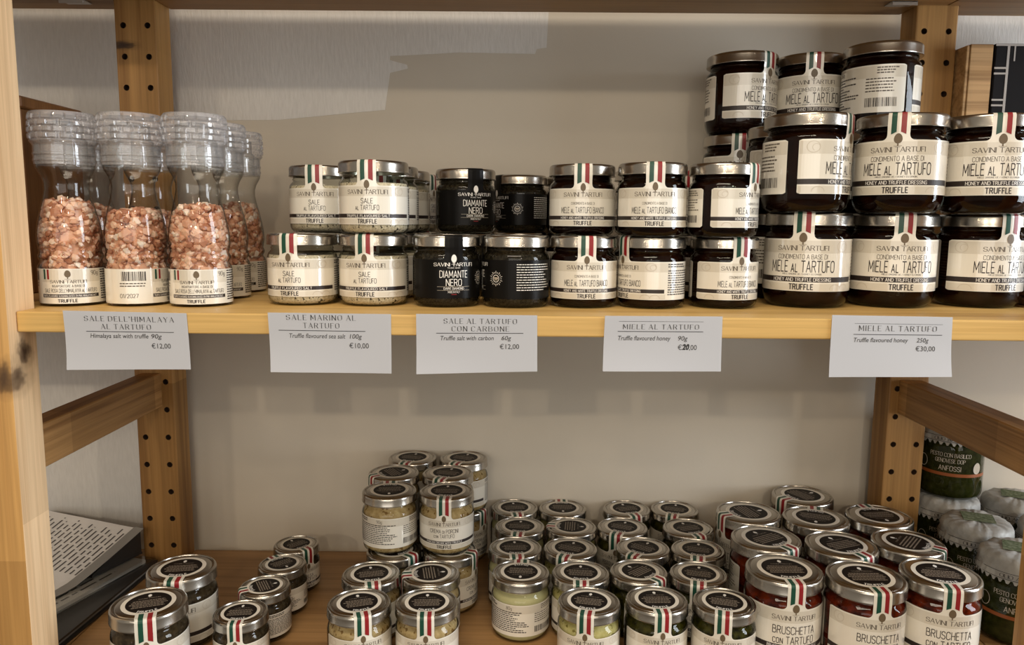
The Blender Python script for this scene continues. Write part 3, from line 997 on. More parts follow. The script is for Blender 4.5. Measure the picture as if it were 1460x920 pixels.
# ------------------------------------------------------------------ pink salt grinders
def grinder_protos():
    prof = [(0, .9), (20.5, .5), (22.5, 0), (24.3, .9), (24.9, 3), (24.9, 31), (24.3, 33.2), (22.7, 35.2), (22.7, 36.6), (24.0, 38.6), (24.2, 40.4), (23.6, 42.2), (22.9, 43.6), (23.3, 46), (24.2, 51), (24.3, 56), (23.7, 62), (22.3, 70), (20.2, 79), (17.9, 88), (16.6, 95), (16.7, 100), (18.2, 105), (20.6, 109.3), (21.9, 112), (21.9, 114), (20.2, 116), (19.2, 118), (19.2, 124)]
    mb = MB()
    mb.lathe(prof, 'bottle_glass', 64)
    bottle = mb.mesh('bottle', 60)
    mb = MB()
    def facet(a, z, r):
        if z < 133.4 or z > 152.6:
            return r
        row = int((z - 133.5) / 5.0)
        f = ((a / (2 * math.pi) * 18) + (.5 if row % 2 else 0)) % 1.0
        g = ((z - 133.5) / 5.0) % 1.0
        return r - (1.25 if (f < .13 or g < .19) else 0)
    outer = [(20.4, 113.6), (22.3, 113.8), (22.5, 116), (23.0, 116.6), (23.0, 118), (22.5, 118.6), (22.5, 121), (23.0, 121.6), (23.0, 123), (22.5, 123.6), (22.5, 129), (23.2, 130.2), (25.0, 132.4)]
    outer += [(25.9 - .0075 * (k - 8) ** 2, 133.5 + k * 1.0) for k in range(20)]
    outer += [(24.8, 153.6), (23.6, 155.2), (22.2, 155.0), (21.4, 152.5), (0, 151.8)]
    mb.lathe(outer, 'clear_plastic', 160, facet)
    mb.lathe([(17.2, 114), (17.2, 134), (15.0, 136), (15.0, 147), (8, 149), (0, 149)], 'bottle_glass', 40)
    mb.lathe([(19.8, 121), (21.6, 121.3), (21.6, 131), (20.4, 131.6)], 'bottle_glass', 48)
    cap = mb.mesh('cap', 25)
    R = 25.0
    fn = Cyl(R)
    mb = MB()
    rnd = random.Random(5)
    rect(mb, fn, math.radians(-178) * R, math.radians(178) * R, 2.4, 30.6, 'label_paper', 0, 1.6)
    A = lambda d: math.radians(d) * R
    h = 28.0
    zb = 2.5
    rect(mb, fn, A(-50), A(60), zb + h * .62, zb + h * .98, 'label_band', .04)
    tree(mb, fn, 0, zb + h * .86, 2.3, 2.9, 'tree_brown', .2)
    for d0, m_ in ((-45, 'flag_green'), (-37, 'flag_red')):
        rect(mb, fn, A(d0), A(d0 + 4), zb + h * .70, zb + h * .985, m_, .12)
    text(mb, fn, 'SAVINI TARTUFI', 'serif', 0, zb + h * .59, h * .085, 27, 'label_grey_ink')
    text(mb, fn, 'INSAPORITORE A BASE DI', 'deco', 0, zb + h * .475, h * .065, 24, 'label_ink')
    text(mb, fn, "SALE ROSA DELL'HIMALAYA al TARTUFO", 'deco', 1.5, zb + h * .325, h * .105, 41, 'label_ink')
    rect(mb, fn, A(-50), A(54), zb + h * .175, zb + h * .275, 'label_ink', .1)
    text(mb, fn, 'TRUFFLE FLAVOURED SEASONING BASED ON PINK HIMALAYAN SALT', 'cap', 0, zb + h * .195, h * .055, 42, 'label_white_ink', .2)
    text(mb, fn, 'TRUFFLE', 'bold', -1.0, zb + h * .04, h * .085, 14, 'label_ink')
    text(mb, fn, '90g', 'deco', A(47), zb + h * .82, h * .12, None, 'label_grey_ink')
    fine_print(mb, fn, A(60), A(120), zb + h * .08, zb + h * .97, h * .07, h * .034, 'label_ink', rnd, .16, False)
    u = A(-104)
    qs = []
    while u < A(-62):
        w = rnd.choice((.3, .3, .6, .9))
        qs.append([(u, zb + h * .66), (u + w, zb + h * .66), (u + w, zb + h * .93), (u, zb + h * .93)])
        u += w + rnd.choice((.35, .6))
    put(mb, fn, qs, 'label_ink', .16)
    fine_print(mb, fn, A(-108), A(-58), zb + h * .42, zb + h * .60, h * .075, h * .03, 'label_grey_ink', rnd)
    text(mb, fn, '01/2027', 'deco', A(-92), zb + h * .17, h * .11, 14, 'label_grey_ink')
    lab = mb.mesh('label', 0)
    # the salt: a core of small grains and a skin of crystals
    def rad(z):
        for (r0, z0), (r1, z1) in zip(prof, prof[1:]):
            if z0 <= z <= z1 and z1 > z0:
                return r0 + (r1 - r0) * (z - z0) / (z1 - z0)
        return 20.0
    ico = []
    t_ = (1 + 5 ** .5) / 2
    iv = [(-1, t_, 0), (1, t_, 0), (-1, -t_, 0), (1, -t_, 0), (0, -1, t_), (0, 1, t_), (0, -1, -t_), (0, 1, -t_), (t_, 0, -1), (t_, 0, 1), (-t_, 0, -1), (-t_, 0, 1)]
    ifc = [(0, 11, 5), (0, 5, 1), (0, 1, 7), (0, 7, 10), (0, 10, 11), (1, 5, 9), (5, 11, 4), (11, 10, 2), (10, 7, 6), (7, 1, 8), (3, 9, 4), (3, 4, 2), (3, 2, 6), (3, 6, 8), (3, 8, 9), (4, 9, 5), (2, 4, 11), (6, 2, 10), (8, 6, 7), (9, 8, 1)]
    salts = []
    for fill, seed in ((83, 1), (75, 2), (79, 3)):
        rnd = random.Random(seed)
        mb = MB()
        zs = [2.5] + [3 + k * (fill - 6) / 14 for k in range(15)]
        mb.lathe([(0, 2.5)] + [(rad(z) - 5.0, z) for z in zs] + [(0, fill - 1)], 'salt_crystal', 40)
        def crystal(x, y, z, s, rmax):
            q = Matrix.Rotation(rnd.random() * 6.28, 3, Vector((rnd.gauss(0, 1), rnd.gauss(0, 1), rnd.gauss(0, 1)))) if True else None
            sc = Vector((rnd.uniform(.6, 1.25), rnd.uniform(.55, 1.1), rnd.uniform(.5, .95))) * s / 1.9
            vs = []
            for p in iv:
                v = q @ Vector((p[0] * sc.x * rnd.uniform(.75, 1.2), p[1] * sc.y * rnd.uniform(.75, 1.2), p[2] * sc.z * rnd.uniform(.75, 1.2)))
                X, Y, Z = x + v.x, y + v.y, z + v.z
                r = math.hypot(X, Y)
                lim = rad(max(Z, 1)) - .8
                if r > lim:
                    X, Y = X * lim / r, Y * lim / r
                vs.append((X, Y, Z))
            mb.add(vs, ifc, 'salt_crystal')
        for k in range(560):
            z = rnd.uniform(31, fill - 1) if k > 60 else rnd.uniform(3, 31)
            a = rnd.random() * 6.283
            r = rad(z) - rnd.uniform(2.6, 5.2)
            crystal(r * math.sin(a), -r * math.cos(a), z, rnd.uniform(2.6, 4.8), 0)
        rt = rad(fill) - 3
        for k in range(90):
            a, r = rnd.random() * 6.283, rt * math.sqrt(rnd.random())
            crystal(r * math.sin(a), -r * math.cos(a), fill - 1 + rnd.uniform(-1, 2.2) + (1 - r / rt) * 3, rnd.uniform(2.6, 4.6), 0)
        salts.append(mb.mesh('pink_salt', 0))
    return bottle, cap, lab, salts
GB, GC, GLB, GS = grinder_protos()
def grinder(x, y, rot, k, label):
    r = empty('salt_grinder', W(x, y, ZM), math.radians(rot))
    tag(r, label, 'salt grinder', 'pink salt grinders on the shelf')
    obj('bottle', GB, r)
    obj('cap', GC, r)
    obj('label', GLB, r)
    s = obj('pink_salt', GS[k], r)
    s['kind'] = 'stuff'
    s.rotation_euler.z = rot * .37
for x, y, rot, k, lab in (
    (34.2, -205.0, 22, 0, 'pink salt grinder in the front row nearest the wooden rack post'),
    (87.0, -200.5, 101, 1, 'pink salt grinder with bar code and date 01/2027 turned to the front'),
    (140.2, -201.0, 14, 2, 'front row pink salt grinder closest to the white salt jars'),
    (134.7, -140.0, 11, 1, 'pink salt grinder half hidden, second in the file nearest the white salt jars'),
    (128.3, -75.0, 0, 0, 'last pink salt grinder in the file, standing deepest towards the wall'),
    (16.9, -140.0, 49, 2, 'pink salt grinder glimpsed through the gap behind the two outer grinders'),
    (73.9, -140.0, 125, 1, 'pink salt grinder glimpsed behind the grinder with the date')):
    grinder(x, y, rot, k, lab)

# ------------------------------------------------------------------ jars of the middle shelf
T1, T2, B2, B3 = ZM, ZM + 60, ZM + 81, ZM + 162
G1, G2, G3, G4 = 'white truffle salt jars', 'black truffle salt jars', 'small truffle honey jars', 'large truffle honey jars'
MIDJ = [
 ('salt', 'salt_jar', 220.7, -181.4, T1, -8, 'white label salt jar in the bottom row next to the pink grinders', G1),
 ('salt', 'salt_jar', 282.3, -182.6, T1, -5, 'white label salt jar in the bottom row beside the black label salt jar', G1),
 ('salt', 'salt_jar', 283.8, -186, T2, -1, 'bright white label salt jar at the front of the upper tier', G1),
 ('salt', 'salt_jar', 223.9, -122, T2, 0, 'shaded white label salt jar in the upper tier, set back next to the grinders', G1),
 ('salt', 'salt_jar', 223.9, -121.7, T1, -60, 'salt jar under the set back upper salt jar, behind the bottom front pair', G1),
 ('salt', 'salt_jar', 284.2, -124, T2, -6, 'second salt jar in the upper file behind the bright front one', G1),
 ('salt', 'salt_jar', 284.2, -123.0, T1, -20, 'second salt jar in the bottom file behind the front pair', G1),
 ('salt', 'salt_jar', 288.0, -62, T2, -2, 'third salt jar in the upper file, only its edge in view', G1),
 ('salt', 'salt_jar', 288.0, -62, T1, 200, 'third salt jar in the bottom file, hidden under the upper ones', G1),
 ('salt', 'salt_jar', 289.4, 0, T2, 66, 'last upper salt jar near the wall with its flag seal turned aside', G1),
 ('salt', 'salt_jar', 289.4, 0, T1, 40, 'last bottom salt jar near the wall, under the turned one', G1),
 ('coal', 'black_salt_jar', 345.5, -187.2, T1, 17, 'black label salt jar reading DIAMANTE NERO in the bottom front row', G2),
 ('coal', 'black_salt_jar', 404.4, -187.8, T1, -88, 'black salt jar with round sunburst badge in the bottom front row', G2),
 ('coal', 'black_salt_jar', 355.7, -95, T2, 23, 'black label salt jar reading DIAMANTE NERO in the upper tier', G2),
 ('coal', 'black_salt_jar', 355.7, -95, T1, 150, 'black salt jar under the upper DIAMANTE NERO jar', G2),
 ('coal', 'black_salt_jar', 408.7, -5.0, T2, -60, 'black salt jar with sunburst badge in the upper tier near the wall', G2),
 ('coal', 'black_salt_jar', 408.7, -5.0, T1, 75, 'black salt jar under the upper sunburst jar near the wall', G2),
 ('white', 'honey_jar', 462.5, -183.2, T1, 1, 'small white truffle honey jar in the bottom row beside the black salt', G3),
 ('white', 'honey_jar', 520.8, -183.9, T1, -65, 'small honey jar in the bottom row turned so its flag seal is at the edge', G3),
 ('white', 'honey_jar', 584.1, -179.0, T1, 15, 'small honey jar in the bottom row beside the large honey jars', G3),
 ('white', 'honey_jar', 461.8, -164, T2, -3, 'small honey jar in the upper tier beside the black salt', G3),
 ('white', 'honey_jar', 518.5, -190, T2, -5, 'small honey jar in the middle of the upper tier, facing the front', G3),
 ('white', 'honey_jar', 577.9, -192, T2, 44, 'small honey jar in the upper tier turned to show bar code and label gap', G3),
 ('white', 'honey_jar', 465.1, 10.0, T2, 16, 'small honey jar behind the upper one beside the black salt, near the wall', G3),
 ('white', 'honey_jar', 465.1, 10.0, T1, 150, 'small honey jar at the wall under the rear upper one', G3),
 ('white', 'honey_jar', 527.6, -95, T2, -39, 'small honey jar behind the middle upper one', G3),
 ('white', 'honey_jar', 527.6, -95, T1, 75, 'small honey jar behind the bottom one with the seal at its edge', G3),
 ('white', 'honey_jar', 587.7, -105, T2, -62, 'small honey jar behind the upper one showing its bar code', G3),
 ('white', 'honey_jar', 587.7, -105, T1, 10, 'small honey jar behind the bottom one beside the large honey jars', G3),
 ('honey', 'large_honey_jar', 661.5, -162.3, T1, -26, 'large honey jar in the bottom row next to the small honey jars', G4),
 ('honey', 'large_honey_jar', 739.1, -156.2, T1, -11, 'large honey jar in the middle of the bottom row', G4),
 ('honey', 'large_honey_jar', 819.9, -150.0, T1, 8, 'large honey jar at the outer end of the bottom row with reddish glow', G4),
 ('honey', 'large_honey_jar', 652.7, -172, B2, 48, 'large honey jar in the second tier turned to show bar code and label gap', G4),
 ('honey', 'large_honey_jar', 732.4, -172, B2, -29, 'large honey jar in the middle of the second tier, label to the front', G4),
 ('honey', 'large_honey_jar', 806.0, -172, B2, -13, 'large honey jar in the second tier cut by the picture edge', G4),
 ('honey', 'large_honey_jar', 662.7, -88, B2, -1, 'large honey jar in the second tier behind the one showing its bar code', G4),
 ('honey', 'large_honey_jar', 662.7, -88, T1, 75, 'large honey jar in the bottom tier, second in the file beside the small jars', G4),
 ('honey', 'large_honey_jar', 639.1, -12.1, B2, -13, 'large honey jar in the second tier at the wall with its flag seal showing', G4),
 ('honey', 'large_honey_jar', 639.1, -12.1, T1, 10, 'large honey jar in the bottom tier at the wall behind the small jars', G4),
 ('honey', 'large_honey_jar', 638.7, -14.2, B3, 33, 'topmost large honey jar whose label gap shows, next to the bare wall', G4),
 ('honey', 'large_honey_jar', 711.8, -9.0, B3, -14, 'topmost large honey jar in the middle, label facing the front', G4),
 ('honey', 'large_honey_jar', 712.3, -8.9, T1, 150, 'large honey jar at the wall, lowest under the middle topmost jar', G4),
 ('honey', 'large_honey_jar', 712.3, -8.9, B2, -20, 'large honey jar at the wall directly under the middle topmost jar', G4),
 ('honey', 'large_honey_jar', 761.6, -62.8, B3, 104, 'topmost large honey jar showing its fine print beside the drilled post', G4),
 ('honey', 'large_honey_jar', 761.8, -63.0, T1, 200, 'large honey jar lowest under the topmost one beside the drilled post', G4),
 ('honey', 'large_honey_jar', 761.8, -63.0, B2, 10, 'large honey jar directly under the topmost one beside the drilled post', G4),
]
for a in MIDJ:
    jar(*a)

# ------------------------------------------------------------------ jars of the lower shelf
U1 = ZL + 60
G5, G6, G7, G8, G9, G10 = 'porcini cream jars', 'pale cream jars', 'basil pesto jars', 'bruschetta sauce jars', 'truffle pate jars', 'mini truffle sauce jars'
LOWJ = [
 ('carciofi', 'cream_jar', 472.7, -196.4, ZL, -12, 'yellowish cream jar at the very front beside the dark pesto jars', G6),
 ('pale', 'cream_jar', 412.1, -139.9, ZL, 177, 'pale green cream jar showing its fine print back label', G6),
 ('carciofi', 'cream_jar', 469.9, -139.8, ZL, -4, 'cream jar directly behind the frontmost yellowish one', G6),
 ('pale', 'cream_jar', 406.6, -83.5, ZL, 4, 'cream jar directly behind the one showing its back label', G6),
 ('carciofi', 'cream_jar', 464.0, -83.4, ZL, -20, 'cream jar third in the file behind the frontmost yellowish one', G6),
 ('pale', 'cream_jar', 411.6, -27.0, ZL, -6, 'cream jar second behind the back label one, seal to the front', G6),
 ('carciofi', 'cream_jar', 469.0, -26.9, ZL, -96, 'cream jar whose flag seal points sideways towards the porcini stack', G6),
 ('pale', 'cream_jar', 405.7, 29.4, ZL, 8, 'cream jar at the wall next to the porcini cream stack', G6),
 ('carciofi', 'cream_jar', 462.4, 29.4, ZL, 180, 'cream jar at the wall with its flag seal turned to the wall', G6),
 ('pesto', 'pesto_jar', 538.2, 29.4, ZL, 16, 'pesto jar at the wall beside the pale cream file', G7),
 ('pesto', 'pesto_jar', 594.9, 29.4, ZL, -18, 'pesto jar at the wall on the bruschetta side', G7),
 ('pesto', 'pesto_jar', 525.7, -25.9, ZL, -23, 'pesto jar in the second row from the wall on the cream side', G7),
 ('pesto', 'pesto_jar', 598.3, -27.2, ZL, 17, 'pesto jar in the second row from the wall on the bruschetta side', G7),
 ('pesto', 'pesto_jar', 539.6, -80.9, ZL, -33, 'pesto jar in the middle row on the cream side', G7),
 ('pesto', 'pesto_jar', 596.3, -83.9, ZL, -14, 'pesto jar in the middle row on the bruschetta side', G7),
 ('pesto', 'pesto_jar', 526.5, -136.0, ZL, 42, 'pesto jar in the second row with its flag seal turned askew', G7),
 ('pesto', 'pesto_jar', 583.9, -139.2, ZL, -14, 'pesto jar in the second row with straight seal, beside the bruschetta jars', G7),
 ('pesto', 'pesto_jar', 533.7, -192.3, ZL, 2, 'dark pesto jar in the front row beside the yellowish cream jar', G7),
 ('pesto', 'pesto_jar', 593.6, -195.1, ZL, -16, 'pesto jar in the front row beside the bruschetta jars', G7),
 ('crema', 'porcini_jar', 268.7, -203.6, ZL, 18, 'porcini cream jar at the front on the side of the mini jars', G5),
 ('crema', 'porcini_jar', 328.5, -201.5, ZL, 4, 'porcini cream jar at the front on the side of the pale cream', G5),
 ('crema', 'porcini_jar', 268.9, -146.9, ZL, 14, 'porcini cream jar right behind the front one, seal facing forward', G5),
 ('crema', 'porcini_jar', 325.7, -144.8, ZL, -79, 'porcini cream jar behind the front pair with its seal pointing sideways', G5),
 ('crema', 'porcini_jar', 281.9, -91.8, ZL, 54, 'porcini cream jar under the upper one showing its back label', G5),
 ('crema', 'porcini_jar', 340.0, -90.0, ZL, 70, 'porcini cream jar under the upper one with the full front label', G5),
 ('crema', 'porcini_jar', 276.6, -82.2, U1, 187, 'stacked porcini cream jar showing its fine print back label', G5),
 ('crema', 'porcini_jar', 335.6, -82.7, U1, -1, 'stacked porcini cream jar with its whole front label in view', G5),
 ('crema', 'porcini_jar', 272.1, -25.7, U1, -56, 'stacked porcini cream jar behind the back label one, seal askew', G5),
 ('crema', 'porcini_jar', 331.8, -25.6, U1, -16, 'stacked porcini cream jar behind the full front label one', G5),
 ('crema', 'porcini_jar', 285.4, 29.4, U1, -13, 'stacked porcini cream jar at the wall on the side of the mini jars', G5),
 ('crema', 'porcini_jar', 345.6, 29.4, U1, -20, 'stacked porcini cream jar at the wall on the side of the pale cream', G5),
 ('crema', 'porcini_jar', 273.2, -26.2, ZL, 30, 'porcini cream jar low in the stack behind the back label file', G5),
 ('crema', 'porcini_jar', 331.8, -25.6, ZL, 70, 'porcini cream jar low in the stack behind the full label file', G5),
 ('crema', 'porcini_jar', 284.5, 29.4, ZL, -20, 'lowest porcini cream jar at the wall on the mini jar side', G5),
 ('crema', 'porcini_jar', 345.6, 29.4, ZL, 60, 'lowest porcini cream jar at the wall on the pale cream side', G5),
 ('sauce', 'sauce_jar', 653.7, -172.3, ZL, 0, 'red bruschetta jar in the front row beside the pesto jars', G8),
 ('sauce', 'sauce_jar', 722.7, -185.7, ZL, 0, 'bruschetta jar in the middle of the front row', G8),
 ('sauce', 'sauce_jar', 793.4, -178.7, ZL, -10, 'bruschetta jar in the front row beside the paper covered jars', G8),
 ('sauce', 'sauce_jar', 659.5, -102.6, ZL, 31, 'red bruschetta jar in the second row beside the pesto jars', G8),
 ('sauce', 'sauce_jar', 729.4, -116.1, ZL, 22, 'bruschetta jar in the middle of the second row', G8),
 ('sauce', 'sauce_jar', 799.2, -109.0, ZL, 50, 'bruschetta jar in the second row beside the paper covered jars', G8),
 ('sauce', 'sauce_jar', 662.5, -32.7, ZL, -73, 'bruschetta jar in the third row with its seal towards the pesto jars', G8),
 ('sauce', 'sauce_jar', 731.0, -46.2, ZL, 160, 'bruschetta jar in the middle of the third row, seal turned to the wall', G8),
 ('sauce', 'sauce_jar', 802.8, -39.2, ZL, 187, 'bruschetta jar in the third row in front of the drilled post', G8),
 ('sauce', 'sauce_jar', 742.2, 22.8, ZL, -63, 'rearmost bruschetta jar at the wall', G8),
 ('pate', 'pate_jar', 94.0, -227.4, ZL, 20, 'larger pate jar at the front beside the rack post', G9),
 ('pate', 'pate_jar', 93.2, -160.1, ZL, 9, 'larger pate jar standing behind the front pate jar', G9),
 ('mini', 'mini_jar', 162.0, -200.1, ZL, 7, 'mini jar at the front of its diagonal file, seal facing forward', G10),
 ('mini', 'mini_jar', 167.3, -150.1, ZL, -61, 'second mini jar from the front, its seal pointing to the pate jars', G10),
 ('mini', 'mini_jar', 169.6, -101.6, ZL, -137, 'third mini jar from the front, its seal turned to the back', G10),
 ('mini', 'mini_jar', 170.4, -53.2, ZL, 46, 'last mini jar in the file, closest to the wall', G10),
]
for a in LOWJ:
    jar(*a)

# ------------------------------------------------------------------ paper covered pesto jars of the next bay
def pesto_protos():
    R, H = 33.5, 84.0
    mb = MB()
    mb.lathe([(0, 1.2), (R * .7, .6), (R * .8, 0), (R * .93, 2.4), (R * .985, 6), (R, 10), (R, 58), (R * .97, 63), (R * .90, 67), (R * .88, 70), (R * .9, 74), (R * .9, 82)], 'jar_glass', 56)
    g = mb.mesh('glass_body', 50)
    mb = MB()
    mb.lathe([(0, 2.4), (R * .78, 1.8), (R * .91, 3.6), (R * .955, 7), (R * .965, 10), (R * .965, 58), (R * .93, 63), (R * .86, 67), (R * .84, 72), (0, 72)], 'green_pesto', 48)
    c = mb.mesh('contents', 50)
    # paper cap with a pinked hem
    rnd = random.Random(11)
    ph = [rnd.random() * 6.28 for _ in range(8)]
    n = 144
    rows = [(0, 87.2), (12, 87.6), (24, 87.4), (R * .90, 86.0), (R * .985, 82.5), (R * 1.02, 77), (R * 1.0, 74), (R * 1.045, 70), (R * 1.09, 65)]
    vs, rr = [], []
    for i, (r, z) in enumerate(rows):
        if r == 0:
            rr.append([len(vs)])
            vs.append((0, 0, z))
            continue
        st = len(vs)
        for k in range(n):
            a = 2 * math.pi * k / n
            cr = sum(math.sin(a * m_ + ph[j] + i * .7) / (j + 2) for j, m_ in enumerate((3, 7, 11, 17, 23)))
            q = r + cr * (.8 if i < 5 else 1.0)
            zz = z + cr * (.9 if i < 5 else .4)
            if i == len(rows) - 1:
                zz += (1.6 if (k // 1) % 4 in (0, 3) else -1.6)
            vs.append((q * math.sin(a), -q * math.cos(a), zz))
        rr.append(list(range(st, st + n)))
    fs = []
    for A_, B_ in zip(rr, rr[1:]):
        for k in range(n):
            k2 = (k + 1) % n
            fs.append([A_[0], B_[k], B_[k2]] if len(A_) == 1 else [A_[k], B_[k], B_[k2], A_[k2]])
    mb = MB()
    mb.add(vs, fs, 'cover_paper')
    fn = Cyl(R * 1.10)
    for k in range(3):
        u0 = (k - 1) * 74
        text(mb, lambda u, z, off: fn(u, z, .8), 'OLIO ANFOSSI', 'serif', u0, 69.2, 3.2, 34, 'card_ink')
        rect(mb, lambda u, z, off: fn(u, z, .6), u0 - 34, u0 + 34, 73.6, 74.1, 'card_ink', 0)
        rect(mb, lambda u, z, off: fn(u, z, .7), u0 - 34, u0 + 34, 67.6, 68.1, 'card_ink', 0)
    cov = mb.mesh('paper_cover', 60)
    mb = MB()
    mb.box(-15, 15, -13, 13, 88.6, 88.9, 'cover_green')
    sq = mb.mesh('cover_print', 0)
    mb = MB()
    fn = Cyl(R + .08)
    text(mb, fn, 'PESTO CON BASILICO', 'serif', 0, 50, 4.2, 42, 'sketch_tan', .08)
    text(mb, fn, 'GENOVESE DOP', 'serif', 0, 43.5, 4.2, 30, 'sketch_tan', .08)
    text(mb, fn, 'ANFOSSI', 'deco', 0, 34.5, 5.2, 22, 'sketch_tan', .08)
    rect(mb, fn, -46, 46, 28.0, 31.6, 'orange_band', .04)
    ellipse(mb, fn, 30, 38, 5, 6.5, 'sketch_tan', .06)
    loop(mb, fn, -30, 41, 5.5, 7, .6, 'sketch_tan', .06)
    lb = mb.mesh('label', 0)
    return g, c, cov, sq, lb
PJ = pesto_protos()
def pesto_jar(x, y, z, rot, label):
    r = empty('paper_covered_jar', W(x, y, z), math.radians(rot))
    tag(r, label, 'jar', 'paper covered pesto jars')
    obj('glass_body', PJ[0], r)
    obj('contents', PJ[1], r)
    c = obj('paper_cover', PJ[2], r)
    obj('cover_print', PJ[3], c)
    obj('label', PJ[4], r)
for a in ((907, 16, ZL + 88.6, -30, 'green pesto jar with paper cover stacked on top beside the drilled post'), (907, 16, ZL, -20, 'paper covered jar carrying the stacked pesto jar'),
          (896, -62, ZL, -22, 'paper covered jar just in front of the stacked pair'), (982, 9, ZL, -30, 'paper covered jar near the wall farthest from the drilled post'),
          (972, -72, ZL, 40, 'paper covered jar cut off by the picture edge, in the middle row'), (892, -138, ZL, -30, 'paper covered jar frontmost beside the rack post with zigzag hem')):
    pesto_jar(*a)

# ------------------------------------------------------------------ price cards
def font_text(s, size, shear=0.0, bold=0.0, space=1.0):
    cu = bpy.data.curves.new('lettering', 'FONT')
    cu.body = s
    cu.size = size
    cu.shear = shear
    cu.offset = bold
    cu.space_character = space
    cu.resolution_u = 3
    ob = bpy.data.objects.new('lettering', cu)
    COL.objects.link(ob)
    dg = bpy.context.evaluated_depsgraph_get()
    me = bpy.data.meshes.new_from_object(ob.evaluated_get(dg))
    vs = [(v.co.x, v.co.y) for v in me.vertices]
    fs = [list(p.vertices) for p in me.polygons]
    bpy.data.objects.remove(ob, do_unlink=True)
    bpy.data.curves.remove(cu)
    bpy.data.meshes.remove(me)
    return vs, fs
def card(corners, lines, label):
    """corners: top-left, top-right, bottom-right, bottom-left as (x, z); the card hangs on the board's front edge"""
    (xa, za), (xb, zb), (xc, zc), (xd, zd) = corners
    y = -263.9
    def P(u, v, off=0.0):
        x0, z0 = xa + (xb - xa) * u, za + (zb - za) * u
        x1, z1 = xd + (xc - xd) * u, zd + (zc - zd) * u
        hang = max(0, v - .36)
        return (x0 + (x1 - x0) * v, y - off - 5.0 * hang * hang * (1 + .6 * math.sin(3 * u + xa)), z0 + (z1 - z0) * v)
    mb = MB()
    nu, nv = 10, 12
    vs = [P(i / nu, j / nv) for j in range(nv + 1) for i in range(nu + 1)] + [P(i / nu, j / nv, -.25) for j in range(nv + 1) for i in range(nu + 1)]
    fs = []
    K = (nu + 1) * (nv + 1)
    for j in range(nv):
        for i in range(nu):
            p = j * (nu + 1) + i
            fs.append([p, p + nu + 1, p + nu + 2, p + 1])
            fs.append([K + p, K + p + 1, K + p + nu + 2, K + p + nu + 1])
    mb.add(vs, fs, 'card_paper')
    # the fold that lies back on the board
    fy = [P(i / nu, 0) for i in range(nu + 1)]
    o = obj('price_card', mb)
    tag(o, label, 'price card', 'price cards on the shelf edge')
    o.location = W(0, 0, 0)
    wmm, hmm = math.hypot(xb - xa, zb - za), math.hypot(xd - xa, zd - za)
    tb = MB()
    Q = lambda x, z, off=0.0: P(x / wmm, 1 - z / hmm, .15 + off)
    def sub(us):
        return us
    for ln in lines:
        k = ln[0]
        if k == 'head':
            _, s, u, v, w = ln
            q, wd_ = strokes(s, 'didone')
            sx = w * wmm / wd_
            h = .082 * hmm
            put(tb, Q, [[((u * wmm) - w * wmm / 2 + px * sx, (1 - v) * hmm + py * h) for px, py in qq] for qq in q], 'card_ink', 0)
        elif k == 'rule':
            _, u0, u1, v, th = ln
            z = (1 - v) * hmm
            put(tb, Q, [[(u0 * wmm + (u1 - u0) * wmm * i / 8, z), (u0 * wmm + (u1 - u0) * wmm * (i + 1) / 8, z), (u0 * wmm + (u1 - u0) * wmm * (i + 1) / 8, z + th), (u0 * wmm + (u1 - u0) * wmm * i / 8, z + th)] for i in range(8)], 'card_ink', 0)
        else:
            _, s, u, v, w, size, shear, bold = ln
            vs, fs = font_text(s, size, shear, bold)
            x0 = min(p[0] for p in vs)
            x1 = max(p[0] for p in vs)
            f = w * wmm / (x1 - x0)
            tb.add([Q(u * wmm + (px - x0) * f, (1 - v) * hmm + py) for px, py in vs], fs, 'card_ink')
    obj('printing', tb.mesh('printing', 0), o)
def txt(s, u, v, w, size=5.0, shear=.18, bold=0.0):
    return ('t', s, u, v, w, size, shear, bold)
card([(58.9, -272.6), (153.5, -273.8), (155.3, -317.2), (60.6, -318.1)],
     [('head', "SALE DELL'HIMALAYA", .53, .165, .72), ('head', 'AL TARTUFO', .50, .30, .40), ('rule', .175, .885, .35, .45), txt('Himalaya salt with truffle', .205, .455, .47, 5.0), txt('90g', .70, .455, .085), txt('\u20ac12,00', .695, .63, .155, 5.6, 0)],
     'price card for Himalaya salt with truffle, 12,00 euro')
card([(215.6, -272.7), (309.7, -273.1), (309.7, -319.0), (217.4, -318.3)],
     [('head', 'SALE MARINO AL', .43, .115, .56), ('head', 'TARTUFO', .43, .25, .29), ('rule', .08, .79, .30, .45), txt('Truffle flavoured sea salt', .165, .42, .46, 5.0), txt('100g', .66, .42, .10), txt('\u20ac10,00', .655, .58, .16, 5.6, 0)],
     'price card for truffle flavoured sea salt, 10,00 euro')
card([(328.9, -272.7), (421.2, -273.0), (421.7, -316.3), (329.1, -318.9)],
     [('head', 'SALE AL TARTUFO', .53, .155, .60), ('head', 'CON CARBONE', .53, .285, .47), ('rule', .165, .885, .325, .45), txt('Truffle salt with carbon', .20, .44, .44, 5.0), txt('60g', .705, .44, .08), txt('\u20ac12,00', .69, .595, .16, 5.6, 0)],
     'price card for truffle salt with carbon, 12,00 euro')
card([(472.8, -272.9), (562.2, -272.6), (562.5, -315.0), (471.7, -315.3)],
     [('rule', .12, .84, .10, .2), ('head', 'MIELE AL TARTUFO', .48, .235, .64), ('rule', .115, .84, .285, .45), txt('Truffle flavoured honey', .12, .44, .445, 5.0), txt('90g', .63, .44, .08), txt('\u20ac20,00', .63, .61, .16, 5.6, 0), txt('20', .665, .605, .062, 6.0, .25, .22)],
     'price card for 90g truffle honey with its price overwritten in ink')
